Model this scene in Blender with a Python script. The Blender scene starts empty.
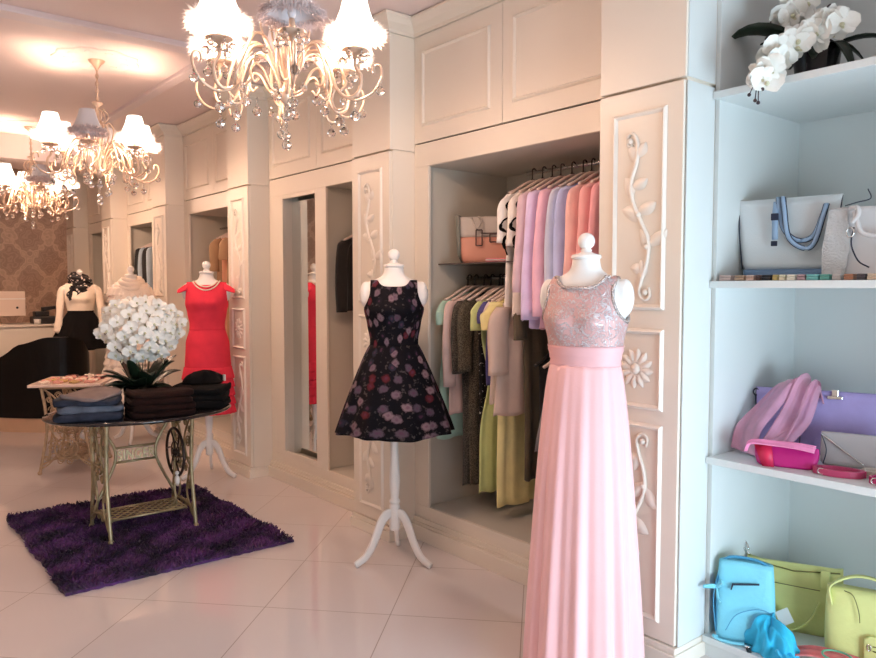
import bpy, math, random
from mathutils import Vector, Matrix, Quaternion
PI = math.pi
R = math.radians
C = bpy.context.scene.collection
rnd = random.Random(7)

# ------------------------------------------------------------------ materials
def mat(name, col, rough=0.5, metal=0.0, spec=0.5, noise=0.0, nscale=8.0, bump=0.0, bscale=60.0,
        trans=0.0, ior=1.45, emit=None, estr=0.0, sheen=0.0, coat=0.0, sub=0.0, alpha=1.0):
    m = bpy.data.materials.new(name); m.use_nodes = True
    nt = m.node_tree; N = nt.nodes; L = nt.links
    b = N['Principled BSDF']
    b.inputs['Base Color'].default_value = (*col, 1)
    b.inputs['Roughness'].default_value = rough
    b.inputs['Metallic'].default_value = metal
    b.inputs['Specular IOR Level'].default_value = spec
    b.inputs['Transmission Weight'].default_value = trans
    b.inputs['IOR'].default_value = ior
    b.inputs['Sheen Weight'].default_value = sheen
    b.inputs['Coat Weight'].default_value = coat
    b.inputs['Alpha'].default_value = alpha
    if emit:
        b.inputs['Emission Color'].default_value = (*emit, 1)
        b.inputs['Emission Strength'].default_value = estr
    tc = N.new('ShaderNodeTexCoord')
    if noise > 0:
        n = N.new('ShaderNodeTexNoise'); n.inputs['Scale'].default_value = nscale; n.inputs['Detail'].default_value = 3
        L.new(tc.outputs['Object'], n.inputs['Vector'])
        r = N.new('ShaderNodeValToRGB')
        r.color_ramp.elements[0].position = 0.3; r.color_ramp.elements[1].position = 0.7
        r.color_ramp.elements[0].color = (*[max(0, c*(1-noise)) for c in col], 1)
        r.color_ramp.elements[1].color = (*[min(1, c*(1+noise)) for c in col], 1)
        L.new(n.outputs['Fac'], r.inputs['Fac']); L.new(r.outputs['Color'], b.inputs['Base Color'])
    if bump > 0:
        n2 = N.new('ShaderNodeTexNoise'); n2.inputs['Scale'].default_value = bscale; n2.inputs['Detail'].default_value = 4
        L.new(tc.outputs['Object'], n2.inputs['Vector'])
        bp = N.new('ShaderNodeBump'); bp.inputs['Strength'].default_value = bump; bp.inputs['Distance'].default_value = 0.01
        L.new(n2.outputs['Fac'], bp.inputs['Height']); L.new(bp.outputs['Normal'], b.inputs['Normal'])
    return m

def cloth(name, col, noise=0.08, bump=0.25, rough=0.85, sheen=0.2, bscale=30.0):
    return mat(name, col, rough=rough, noise=noise, nscale=14, bump=bump, bscale=bscale, sheen=sheen, spec=0.2)

M = {}
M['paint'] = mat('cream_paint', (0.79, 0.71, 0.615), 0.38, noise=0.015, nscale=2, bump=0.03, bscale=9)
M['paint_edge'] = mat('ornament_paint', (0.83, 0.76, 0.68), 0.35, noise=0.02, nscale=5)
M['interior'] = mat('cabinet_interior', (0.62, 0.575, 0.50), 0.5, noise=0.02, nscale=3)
M['shelfwhite'] = mat('white_lacquer', (0.67, 0.70, 0.69), 0.3, noise=0.01, nscale=2)
M['gap'] = mat('gap_shade', (0.05, 0.035, 0.03), 0.9)  # shade of the door seams, put into a near-black colour
M['ceil'] = mat('ceiling_plaster', (0.83, 0.68, 0.645), 0.55, noise=0.012, nscale=1.5)
M['ceiltrim'] = mat('ceiling_trim_paint', (0.78, 0.66, 0.66), 0.45)
M['white'] = mat('mannequin_white', (0.84, 0.80, 0.77), 0.45, noise=0.02, nscale=6)
M['mirror'] = mat('mirror_silver', (0.82, 0.84, 0.82), 0.02, metal=1.0)
M['brass'] = mat('cast_iron_gilt', (0.40, 0.33, 0.20), 0.42, metal=0.65, noise=0.2, nscale=20, bump=0.3, bscale=90)
M['iron_dark'] = mat('dark_iron', (0.05, 0.035, 0.03), 0.4, metal=0.6)
M['chand'] = mat('ivory_metal', (0.66, 0.46, 0.34), 0.3, metal=0.3, noise=0.06, nscale=20)
M['crystal'] = mat('crystal_glass', (1, 0.97, 0.95), 0.02, trans=1.0, ior=1.5)
M['bulb'] = mat('glowing_bulb', (1, 1, 1), 0.5, emit=(1.0, 0.86, 0.66), estr=14)
M['shade_lit'] = mat('lit_shade_fabric', (0.95, 0.9, 0.82), 0.8, emit=(1.0, 0.85, 0.70), estr=3.2)
M['fur_lit'] = mat('lit_feather', (0.95, 0.86, 0.80), 0.9, emit=(1.0, 0.82, 0.72), estr=0.55)
M['shade_off'] = mat('unlit_shade_fabric', (0.70, 0.66, 0.68), 0.8, sheen=0.3)
M['fur_off'] = mat('unlit_feather', (0.80, 0.66, 0.64), 0.9, sheen=0.3)
M['blackglass'] = mat('black_glass', (0.012, 0.010, 0.012), 0.08, coat=0.5)
M['glass'] = mat('clear_glass', (0.95, 0.98, 0.97), 0.02, trans=1.0, ior=1.45)
M['blacklac'] = mat('black_lacquer', (0.004, 0.003, 0.003), 0.35, spec=0.2)
M['black'] = cloth('black_cloth', (0.004, 0.0035, 0.004), 0.3, 0.3, sheen=0, rough=1)
M['blackpl'] = mat('black_plastic', (0.02, 0.018, 0.02), 0.4)
M['silver'] = mat('silver_metal', (0.75, 0.72, 0.70), 0.2, metal=1.0)
M['leaf'] = mat('dark_leaf', (0.010, 0.022, 0.011), 0.35, noise=0.3, nscale=10)
M['stem'] = mat('flower_stem', (0.14, 0.10, 0.05), 0.6)
M['stemdark'] = mat('bud_stem', (0.05, 0.03, 0.035), 0.6)
M['soil'] = mat('dark_pot', (0.02, 0.016, 0.012), 0.5)

def nodemat(name, build, rough=0.6, **kw):
    m = mat(name, (0.5, 0.5, 0.5), rough, **kw)
    nt = m.node_tree
    build(nt, nt.nodes, nt.links, nt.nodes['Principled BSDF'])
    return m
def mth(nt, op, a, b=None, c=None):
    n = nt.nodes.new('ShaderNodeMath'); n.operation = op
    for i, v in enumerate((a, b, c)):
        if v is None: continue
        if isinstance(v, (int, float)): n.inputs[i].default_value = v
        else: nt.links.new(v, n.inputs[i])
    return n.outputs[0]
def mixc(nt, f, a, b):
    n = nt.nodes.new('ShaderNodeMix'); n.data_type = 'RGBA'
    if isinstance(f, (int, float)): n.inputs[0].default_value = f
    else: nt.links.new(f, n.inputs[0])
    for i, v in ((6, a), (7, b)):
        if isinstance(v, tuple): n.inputs[i].default_value = (*v, 1)
        else: nt.links.new(v, n.inputs[i])
    return n.outputs[2]
def coords(nt):
    t = nt.nodes.new('ShaderNodeTexCoord'); s = nt.nodes.new('ShaderNodeSeparateXYZ')
    nt.links.new(t.outputs['Object'], s.inputs[0]); return t.outputs['Object'], s.outputs

def b_floor(nt, N, L, b):
    v, (x, y, z) = coords(nt)
    a = R(43)
    u = mth(nt, 'ADD', mth(nt, 'MULTIPLY', x, -math.sin(a)), mth(nt, 'MULTIPLY', y, math.cos(a)))
    w = mth(nt, 'ADD', mth(nt, 'MULTIPLY', x, math.cos(a)), mth(nt, 'MULTIPLY', y, math.sin(a)))
    def line(c, off):
        s = mth(nt, 'DIVIDE', mth(nt, 'ADD', c, 60 - off), 0.6)
        f = mth(nt, 'FRACT', s)
        return mth(nt, 'LESS_THAN', mth(nt, 'ABSOLUTE', mth(nt, 'SUBTRACT', f, 0.5)), 0.4962)
    inside = mth(nt, 'MULTIPLY', line(u, 0.07), line(w, 0.28))
    n = N.new('ShaderNodeTexNoise'); n.inputs['Scale'].default_value = 1.5; n.inputs['Detail'].default_value = 4
    L.new(v, n.inputs['Vector'])
    base = mixc(nt, n.outputs['Fac'], (0.72, 0.65, 0.64), (0.78, 0.71, 0.70))
    c = mixc(nt, inside, (0.34, 0.27, 0.24), base)
    L.new(c, b.inputs['Base Color'])
    L.new(mth(nt, 'ADD', mth(nt, 'MULTIPLY', inside, -0.44), 0.5), b.inputs['Roughness'])
M['floor'] = nodemat('polished_tile', b_floor, 0.07, spec=0.8)

def b_damask(nt, N, L, b):
    v, (x, y, z) = coords(nt)
    u = mth(nt, 'MULTIPLY', x, 2*PI/0.46); w = mth(nt, 'MULTIPLY', z, 2*PI/0.62)
    n = N.new('ShaderNodeTexNoise'); n.inputs['Scale'].default_value = 16; n.inputs['Detail'].default_value = 5; L.new(v, n.inputs['Vector'])
    f = mth(nt, 'ADD', mth(nt, 'COSINE', u), mth(nt, 'COSINE', w))
    f2 = mth(nt, 'MULTIPLY', mth(nt, 'COSINE', mth(nt, 'MULTIPLY', u, 3.0)), mth(nt, 'COSINE', mth(nt, 'MULTIPLY', w, 4.0)))
    g = mth(nt, 'ADD', mth(nt, 'ABSOLUTE', f), mth(nt, 'MULTIPLY', f2, 0.38))
    g = mth(nt, 'ADD', g, mth(nt, 'MULTIPLY', mth(nt, 'SUBTRACT', n.outputs['Fac'], 0.5), 1.5))
    r = N.new('ShaderNodeMapRange'); r.inputs[1].default_value = 0.40; r.inputs[2].default_value = 0.70
    L.new(g, r.inputs[0])
    L.new(mixc(nt, mth(nt, 'ADD', mth(nt, 'MULTIPLY', r.outputs[0], 0.6), mth(nt, 'MULTIPLY', mth(nt, 'ADD', mth(nt, 'COSINE', mth(nt, 'MULTIPLY', g, 11.0)), 1.0), 0.2)), (0.66, 0.46, 0.34), (0.40, 0.26, 0.19)), b.inputs['Base Color'])
M['damask'] = nodemat('damask_wallpaper', b_damask, 0.5)

def b_floral(nt, N, L, b):
    v, (x, y, z) = coords(nt)
    vo = N.new('ShaderNodeTexVoronoi'); vo.inputs['Scale'].default_value = 15; vo.inputs['Randomness'].default_value = 0.85; vo.voronoi_dimensions = '2D'
    cb = N.new('ShaderNodeCombineXYZ'); L.new(mth(nt, 'MULTIPLY', mth(nt, 'ARCTAN2', x, mth(nt, 'MULTIPLY', y, -1.3)), 0.19), cb.inputs[0]); L.new(z, cb.inputs[1])
    L.new(cb.outputs[0], vo.inputs['Vector'])
    n = N.new('ShaderNodeTexNoise'); n.inputs['Scale'].default_value = 60; n.inputs['Detail'].default_value = 3; L.new(v, n.inputs['Vector'])
    d = mth(nt, 'ADD', vo.outputs['Distance'], mth(nt, 'MULTIPLY', mth(nt, 'SUBTRACT', n.outputs['Fac'], 0.5), 0.35))
    fl = N.new('ShaderNodeMapRange'); fl.inputs[1].default_value = 0.37; fl.inputs[2].default_value = 0.22; L.new(d, fl.inputs[0])
    sc = N.new('ShaderNodeSeparateColor'); L.new(vo.outputs['Color'], sc.inputs[0])
    fc = N.new('ShaderNodeValToRGB'); e = fc.color_ramp.elements
    fc.color_ramp.interpolation = 'CONSTANT'
    e[0].position = 0; e[0].color = (0.15, 0.10, 0.125, 1)
    for p, c in ((0.22, (0.08, 0.055, 0.08, 1)), (0.42, (0.09, 0.014, 0.02, 1)), (0.56, (0.008, 0.007, 0.012, 1)), (0.75, (0.20, 0.13, 0.15, 1)), (0.9, (0.02, 0.02, 0.035, 1))):
        q = e.new(p); q.color = c
    e[len(e)-1].color = (0.02, 0.02, 0.035, 1)
    L.new(sc.outputs[0], fc.inputs[0])
    n2 = N.new('ShaderNodeTexNoise'); n2.inputs['Scale'].default_value = 42; n2.inputs['Detail'].default_value = 2; L.new(v, n2.inputs['Vector'])
    lv = N.new('ShaderNodeMapRange'); lv.inputs[1].default_value = 0.60; lv.inputs[2].default_value = 0.68; L.new(n2.outputs['Fac'], lv.inputs[0])
    base = mixc(nt, lv.outputs[0], (0.003, 0.0025, 0.005), (0.05, 0.042, 0.042))
    c = mixc(nt, fl.outputs[0], base, fc.outputs[0])
    core = N.new('ShaderNodeMapRange'); core.inputs[1].default_value = 0.16; core.inputs[2].default_value = 0.05; L.new(d, core.inputs[0])
    c2 = mixc(nt, mth(nt, 'MULTIPLY', core.outputs[0], 0.5), c, (0.10, 0.03, 0.07))
    L.new(c2, b.inputs['Base Color'])
M['floral'] = nodemat('black_floral_print', b_floral, 0.8, spec=0.15)

def b_lace(nt, N, L, b):
    v, (x, y, z) = coords(nt)
    n = N.new('ShaderNodeTexNoise'); n.inputs['Scale'].default_value = 24; n.inputs['Detail'].default_value = 2; n.inputs['Distortion'].default_value = 2.2; L.new(v, n.inputs['Vector'])
    f = mth(nt, 'ABSOLUTE', mth(nt, 'SUBTRACT', n.outputs['Fac'], 0.5))
    r = N.new('ShaderNodeMapRange'); r.inputs[1].default_value = 0.055; r.inputs[2].default_value = 0.02; L.new(f, r.inputs[0])
    L.new(mixc(nt, r.outputs[0], (0.62, 0.36, 0.345), (0.66, 0.58, 0.60)), b.inputs['Base Color'])
    L.new(mth(nt, 'MULTIPLY', r.outputs[0], 0.3), b.inputs['Metallic'])
    bp = N.new('ShaderNodeBump'); bp.inputs['Strength'].default_value = 0.8; bp.inputs['Distance'].default_value = 0.006
    L.new(r.outputs[0], bp.inputs['Height']); L.new(bp.outputs['Normal'], b.inputs['Normal'])
M['lace'] = nodemat('pink_silver_lace', b_lace, 0.45)
M['gown'] = mat('pink_chiffon', (0.87, 0.50, 0.51), 0.7, noise=0.03, nscale=4, bump=0.05, bscale=120, sheen=0.3)
M['band'] = mat('pink_satin', (0.80, 0.44, 0.455), 0.5, noise=0.03, nscale=8)
M['rhine'] = mat('rhinestone_trim', (0.60, 0.52, 0.50), 0.25, metal=0.6, noise=0.6, nscale=150, bump=0.8, bscale=220)
M['coral'] = cloth('coral_crepe', (0.80, 0.045, 0.08), 0.05, 0.15, sheen=0)

def b_rug(nt, N, L, b):
    v, (x, y, z) = coords(nt)
    n = N.new('ShaderNodeTexNoise'); n.inputs['Scale'].default_value = 5.5; n.inputs['Detail'].default_value = 7; n.inputs['Roughness'].default_value = .65; L.new(v, n.inputs['Vector'])
    r = N.new('ShaderNodeMapRange'); r.inputs[1].default_value = 0.38; r.inputs[2].default_value = 0.66; L.new(n.outputs['Fac'], r.inputs[0])
    L.new(mixc(nt, r.outputs[0], (0.010, 0.0015, 0.019), (0.13, 0.032, 0.18)), b.inputs['Base Color'])
M['rug'] = nodemat('purple_shag', b_rug, 0.8, sheen=0.15)

def b_petal(nt, N, L, b):
    v, (x, y, z) = coords(nt)
    n = N.new('ShaderNodeTexNoise'); n.inputs['Scale'].default_value = 60; L.new(v, n.inputs['Vector'])
    L.new(mixc(nt, n.outputs['Fac'], (0.86, 0.86, 0.80), (0.92, 0.91, 0.87)), b.inputs['Base Color'])
M['petal'] = nodemat('white_petal', b_petal, 0.6)
M['lip'] = mat('flower_lip', (0.62, 0.60, 0.42), 0.6)

def b_denim(nt, N, L, b, c=(0.05, 0.075, 0.15)):
    pass
M['denim'] = cloth('blue_denim', (0.022, 0.027, 0.045), 0.35, 0.4, sheen=0)
M['denimlight'] = cloth('light_blue_denim', (0.085, 0.10, 0.135), 0.3, 0.4, sheen=0)
M['greyclay'] = cloth('taupe_denim', (0.20, 0.155, 0.15), 0.15, 0.4, sheen=0)
M['maroon'] = cloth('dark_maroon_cloth', (0.011, 0.0035, 0.003), 0.3, 0.3, sheen=0, rough=1)

# ------------------------------------------------------------------ mesh helpers
def sp(pts, n=6):
    """smooth curve through the points"""
    P = [Vector(p) for p in pts]; out = []
    Q = [P[0]*2-P[1]] + P + [P[-1]*2-P[-2]]
    for i in range(1, len(Q)-2):
        for k in range(n):
            t = k/n; a, b, c, d = Q[i-1], Q[i], Q[i+1], Q[i+2]
            out.append(0.5*((2*b)+(-a+c)*t+(2*a-5*b+4*c-d)*t*t+(-a+3*b-3*c+d)*t**3))
    out.append(P[-1]); return out
def lerp(tab, x):
    if x <= tab[0][0]: return tab[0][1]
    for (a, u), (b, w) in zip(tab, tab[1:]):
        if x <= b:
            t = (x-a)/(b-a); t = t*t*(3-2*t)*0.6 + t*0.4
            return u+(w-u)*t
    return tab[-1][1]

class MB:
    def __init__(s): s.v = []; s.f = []; s.m = []; s.mi = 0
    def add(s, vs, fs):
        o = len(s.v); s.v += [tuple(p) for p in vs]
        s.f += [tuple(i+o for i in f) for f in fs]; s.m += [s.mi]*len(fs); return s
    def box(s, x0, x1, y0, y1, z0, z1):
        v = [(x, y, z) for x in (x0, x1) for y in (y0, y1) for z in (z0, z1)]
        return s.add(v, [(0,1,3,2),(4,6,7,5),(0,4,5,1),(2,3,7,6),(0,2,6,4),(1,5,7,3)])
    def loft(s, rings, cap0=True, cap1=True, closed=True):
        n = len(rings[0]); vs = [p for r in rings for p in r]; fs = []
        for i in range(len(rings)-1):
            for k in range(n if closed else n-1):
                a = i*n+k; b = i*n+(k+1) % n
                fs.append((a, b, b+n, a+n))
        if closed and cap0: fs.append(tuple(range(n-1, -1, -1)))
        if closed and cap1: fs.append(tuple(range((len(rings)-1)*n, len(rings)*n)))
        return s.add(vs, fs)
    def tube(s, pts, r, n=8, close=False):
        P = [Vector(p) for p in pts]
        rr = r if isinstance(r, (list, tuple)) else [r]*len(P)
        if len(rr) != len(P): rr = [rr[min(len(rr)-1, int(i*(len(rr)-1)/(len(P)-1)+0.5))] for i in range(len(P))]
        T = []
        for i in range(len(P)):
            if close: t = P[(i+1) % len(P)]-P[i-1]
            else: t = P[min(i+1, len(P)-1)]-P[max(i-1, 0)]
            T.append(t.normalized() if t.length > 1e-9 else Vector((0,0,1)))
        u = T[0].orthogonal().normalized(); rings = []
        for i in range(len(P)):
            u = (u-T[i]*u.dot(T[i]))
            u = u.normalized() if u.length > 1e-6 else T[i].orthogonal().normalized()
            w = T[i].cross(u)
            rings.append([P[i]+(u*math.cos(2*PI*k/n)+w*math.sin(2*PI*k/n))*rr[i] for k in range(n)])
        if close: rings.append(rings[0]); return s.loft(rings, False, False)
        return s.loft(rings)
    def lathe(s, prof, n=20, c=(0,0,0)):
        return s.loft([[(c[0]+r*math.cos(2*PI*k/n), c[1]+r*math.sin(2*PI*k/n), c[2]+z) for k in range(n)] for r, z in prof])
    def ball(s, c, r, n=10, m=6, sx=1, sy=1, sz=1):
        pr = [(max(1e-4, math.sin(PI*i/m))*r, -math.cos(PI*i/m)*r) for i in range(m+1)]
        return s.loft([[(c[0]+q*sx*math.cos(2*PI*k/n), c[1]+q*sy*math.sin(2*PI*k/n), c[2]+z*sz) for k in range(n)] for q, z in pr])
    def prism(s, outline, fn, d0, d1):
        n = len(outline)
        vs = [fn(a, b, d0) for a, b in outline]+[fn(a, b, d1) for a, b in outline]
        return s.add(vs, [tuple(range(n-1,-1,-1)), tuple(range(n, 2*n))]+[(k, (k+1)%n, n+(k+1)%n, n+k) for k in range(n)])
    def sheet(s, grid):
        n = len(grid[0]); vs = [p for r in grid for p in r]
        return s.add(vs, [(i*n+k, i*n+k+1, (i+1)*n+k+1, (i+1)*n+k) for i in range(len(grid)-1) for k in range(n-1)])
    def build(s, name, mats, parent=None, smooth=True, solid=0, bevel=0, subd=0, remesh=0, loc=None):
        me = bpy.data.meshes.new(name); me.from_pydata(s.v, [], s.f)
        if not isinstance(mats, (list, tuple)): mats = [mats]
        for m in mats: me.materials.append(m)
        for p, i in zip(me.polygons, s.m): p.material_index = i; p.use_smooth = smooth
        me.validate(); me.update()
        import bmesh
        bm = bmesh.new(); bm.from_mesh(me); bmesh.ops.recalc_face_normals(bm, faces=bm.faces); bm.to_mesh(me); bm.free()
        o = bpy.data.objects.new(name, me); C.objects.link(o)
        if parent: o.parent = parent
        if loc: o.location = loc
        if remesh:
            k = o.modifiers.new('r', 'REMESH'); k.mode = 'VOXEL'; k.voxel_size = remesh; k.use_smooth_shade = True
            k = o.modifiers.new('s', 'SMOOTH'); k.iterations = 4; k.factor = 0.6
        if solid: k = o.modifiers.new('t', 'SOLIDIFY'); k.thickness = solid; k.offset = 0
        if bevel: k = o.modifiers.new('b', 'BEVEL'); k.width = bevel; k.segments = 2; k.limit_method = 'ANGLE'
        if subd: k = o.modifiers.new('d', 'SUBSURF'); k.levels = subd; k.render_levels = subd
        return o

def root(name, label, cat, loc=(0,0,0), rz=0, group=None):
    o = bpy.data.objects.new(name, None); C.objects.link(o); o.empty_display_size = 0.1
    o.location = loc; o.rotation_euler = (0,0,rz); o['label'] = label; o['category'] = cat
    if group: o['group'] = group
    return o
def tag(o, label, cat, group=None, loc=None, rz=None):
    o['label'] = label; o['category'] = cat
    if group: o['group'] = group
    if loc: o.location = loc
    if rz is not None: o.rotation_euler = (0,0,rz)
    return o
def struct(o): o['kind'] = 'structure'; return o
def copy_tree(o, parent=None):
    c = o.copy(); C.objects.link(c); c.parent = parent
    for ch in list(o.children): copy_tree(ch, c)
    return c
def retag(o, label, loc, rz=0, group=None):
    o['label'] = label; o.location = loc; o.rotation_euler = (0,0,rz)
    if group: o['group'] = group
    return o
# ------------------------------------------------------------------ room shell
CZ = 3.045
struct(MB().box(-2.2, 3.6, -1.4, 11.2, -0.1, 0).build('floor', M['floor'], smooth=False))
struct(MB().box(-2.2, 3.6, -1.4, 11.2, CZ, CZ+0.1).build('ceiling', M['ceil'], smooth=False))
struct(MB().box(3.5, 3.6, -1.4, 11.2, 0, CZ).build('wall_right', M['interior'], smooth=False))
struct(MB().box(-2.2, 3.6, 11.1, 11.2, 0, CZ).build('wall_back', M['damask'], smooth=False))
struct(MB().box(-2.2, -2.1, -1.4, 11.2, 0, CZ).build('wall_left', M['paint'], smooth=False))
wf = MB()
WX0, WX1, WZ0, WZ1 = 0.8, 3.45, 0.05, 1.35
wf.box(-2.2, WX0, -1.4, -1.3, 0, CZ); wf.box(WX1, 3.6, -1.4, -1.3, 0, CZ)
wf.box(WX0, WX1, -1.4, -1.3, 0, WZ0); wf.box(WX0, WX1, -1.4, -1.3, WZ1, CZ)
struct(wf.build('wall_front', M['paint'], smooth=False))
wg = struct(root('window_1', '', '', (0, -1.35, 0)))
del wg['label']; del wg['category']
fr = MB()
for x in (WX0, (WX0+WX1)/2-0.02, WX1-0.04): fr.box(x, x+0.04, -0.03, 0.03, WZ0, WZ1)
for z in (WZ0, WZ1-0.04): fr.box(WX0, WX1, -0.03, 0.03, z, z+0.04)
fr.build('window_frame', M['paint'], wg, smooth=False)
gm = bpy.data.materials.new('window_glass'); gm.use_nodes = True
nt = gm.node_tree; nt.nodes.clear()
o_ = nt.nodes.new('ShaderNodeOutputMaterial'); mx = nt.nodes.new('ShaderNodeMixShader'); tr = nt.nodes.new('ShaderNodeBsdfTransparent'); gl = nt.nodes.new('ShaderNodeBsdfGlossy')
gl.inputs['Roughness'].default_value = 0.02; mx.inputs[0].default_value = 0.05
nt.links.new(tr.outputs[0], mx.inputs[1]); nt.links.new(gl.outputs[0], mx.inputs[2]); nt.links.new(mx.outputs[0], o_.inputs[0])
MB().box(WX0+0.03, WX1-0.03, -0.004, 0.004, WZ0+0.03, WZ1-0.03).build('window_pane', gm, wg, smooth=False)

# ceiling mouldings
struct(MB().box(-2.1, 2.45, 4.72, 4.86, CZ-0.035, CZ+0.01).build('trim_1', M['ceiltrim'], smooth=False, bevel=0.008))
struct(MB().box(1.99, 2.07, 4.86, 8.6, CZ-0.03, CZ+0.01).build('trim_2', M['ceiltrim'], smooth=False, bevel=0.008))
struct(MB().box(-2.1, 2.36, 8.6, 9.3, 2.80, CZ+0.01).build('trim_3', M['ceil'], smooth=False))
for i, (x, y) in enumerate(((1.45, 2.8), (1.46, 5.46), (1.55, 8.1))):
    m = MB(); n = 36
    def mring(r, z):
        return [((r+0.014*math.cos(9*2*PI*k/n/1.0))*math.cos(2*PI*k/n), (r+0.014*math.cos(9*2*PI*k/n))*math.sin(2*PI*k/n), z) for k in range(n)]
    m.loft([mring(0.27, 0.0), mring(0.265, -0.007), mring(0.25, -0.008), mring(0.24, -0.002), mring(0.12, -0.0025), mring(0.10, -0.006), mring(0.08, -0.008)])
    for k in range(9):
        a = 2*PI*k/9; m.ball((0.18*math.cos(a), 0.18*math.sin(a), -0.002), 0.03, 8, 4, sz=0.12)
    struct(m.build('trim_%d' % (4+i), M['ceil'], loc=(x, y, CZ)))

# ------------------------------------------------------------------ helpers for joinery
FX = 2.70     # face of the bays
PX = 2.52     # face of the pilasters
def frame_mould(m, y0, y1, z0, z1, x, w=0.02, d=0.012):
    """raised picture-frame moulding on a face at x looking towards -x"""
    prof = [(0, 0), (0.25, -d*0.7), (0.5, -d), (0.8, -d*0.5), (1, 0)]
    rings = []
    for t, dx in prof:
        e = w*t
        rings.append([(x+dx, y0+e, z0+e), (x+dx, y1-e, z0+e), (x+dx, y1-e, z1-e), (x+dx, y0+e, z1-e)])
    m.loft(rings, False, False)
def crown(m, y0, y1, x, z0, z1, out=0.09, ret=None):
    prof = [(0, z0), (0.012, z0), (0.012, z0+0.018), (0.03, z0+0.03), (0.05, (z0+z1)/2), (out-0.01, z1-0.02), (out, z1-0.012), (out, z1)]
    if ret:
        X2 = x+ret
        rings = [[(X2, y0-d, z), (x-d, y0-d, z), (x-d, y1+d, z), (X2, y1+d, z)] for d, z in prof]
        m.loft(rings)
    else:
        pr2 = prof+[(-0.3, z1), (-0.3, z0)]
        m.loft([[(x-d, y0, z) for d, z in pr2], [(x-d, y1, z) for d, z in pr2]])
def leaf_relief(m, y, z, ang, L, w, x=0):
    pts = []
    ca, sa = math.cos(ang), math.sin(ang)
    n = 6; rows = []
    for i in range(n+1):
        t = i/n; ww = w*math.sin(PI*min(1, t*0.9+0.08))**0.8
        r = []
        for k in range(5):
            q = (k-2)/2
            a, b = t*L, q*ww+0.15*L*math.sin(t*2.2)
            r.append((x-0.011*(1-q*q)*math.sin(PI*(0.1+0.8*t))-0.001, y+a*ca-b*sa, z+a*sa+b*ca))
        rows.append(r)
    m.sheet(rows)
def scroll(flip=1):
    m = MB()
    stem = [(0.055, -0.30), (0.06, -0.335), (0.035, -0.35), (0.01, -0.325), (0.02, -0.27), (0.045, -0.2), (0.05, -0.12), (0.015, -0.04), (-0.025, 0.04), (-0.035, 0.12), (-0.01, 0.2), (-0.005, 0.27), (-0.03, 0.315), (-0.055, 0.30), (-0.05, 0.265), (-0.03, 0.27)]
    P = sp([(-0.004, -y, z*flip) for y, z in stem], 4)
    m.tube(P, [0.0045+0.005*math.sin(PI*i/(len(P)-1)) for i in range(len(P))], 6)
    for y, z, a, L, w in ((0.05, -0.13, 40, 0.09, 0.022), (0.045, -0.15, 120, 0.08, 0.02), (0.01, -0.03, 160, 0.09, 0.024), (0.0, 0.0, 30, 0.08, 0.022), (-0.03, 0.06, 120, 0.08, 0.022), (-0.03, 0.1, 30, 0.07, 0.02), (-0.01, 0.2, 130, 0.07, 0.02), (0.02, -0.27, 100, 0.07, 0.02), (0.03, -0.24, 170, 0.06, 0.018), (-0.01, 0.22, 60, 0.06, 0.02)):
        leaf_relief(m, -y, z*flip, (PI-R(a))*flip, L*1.1, w*1.25)
    for y, z in ((0.04, -0.32), (-0.04, 0.285), (0.0, -0.01), (0.045, -0.14)):
        m.ball((-0.004, -y, z*flip), 0.013, 8, 5)
    return m
SC_UP = scroll(1); SC_DN = scroll(-1)
ROS = MB()
for k in range(12):
    a = 2*PI*k/12; leaf_relief(ROS, 0.022*math.cos(a), 0.022*math.sin(a), a, 0.06, 0.016)
ROS.ball((0, 0, 0), 0.024, 10, 6, sx=0.7)
ROS.tube([(-0.003, 0.03*math.cos(2*PI*k/16), 0.03*math.sin(2*PI*k/16)) for k in range(16)], 0.005, 6, close=True)

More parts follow.
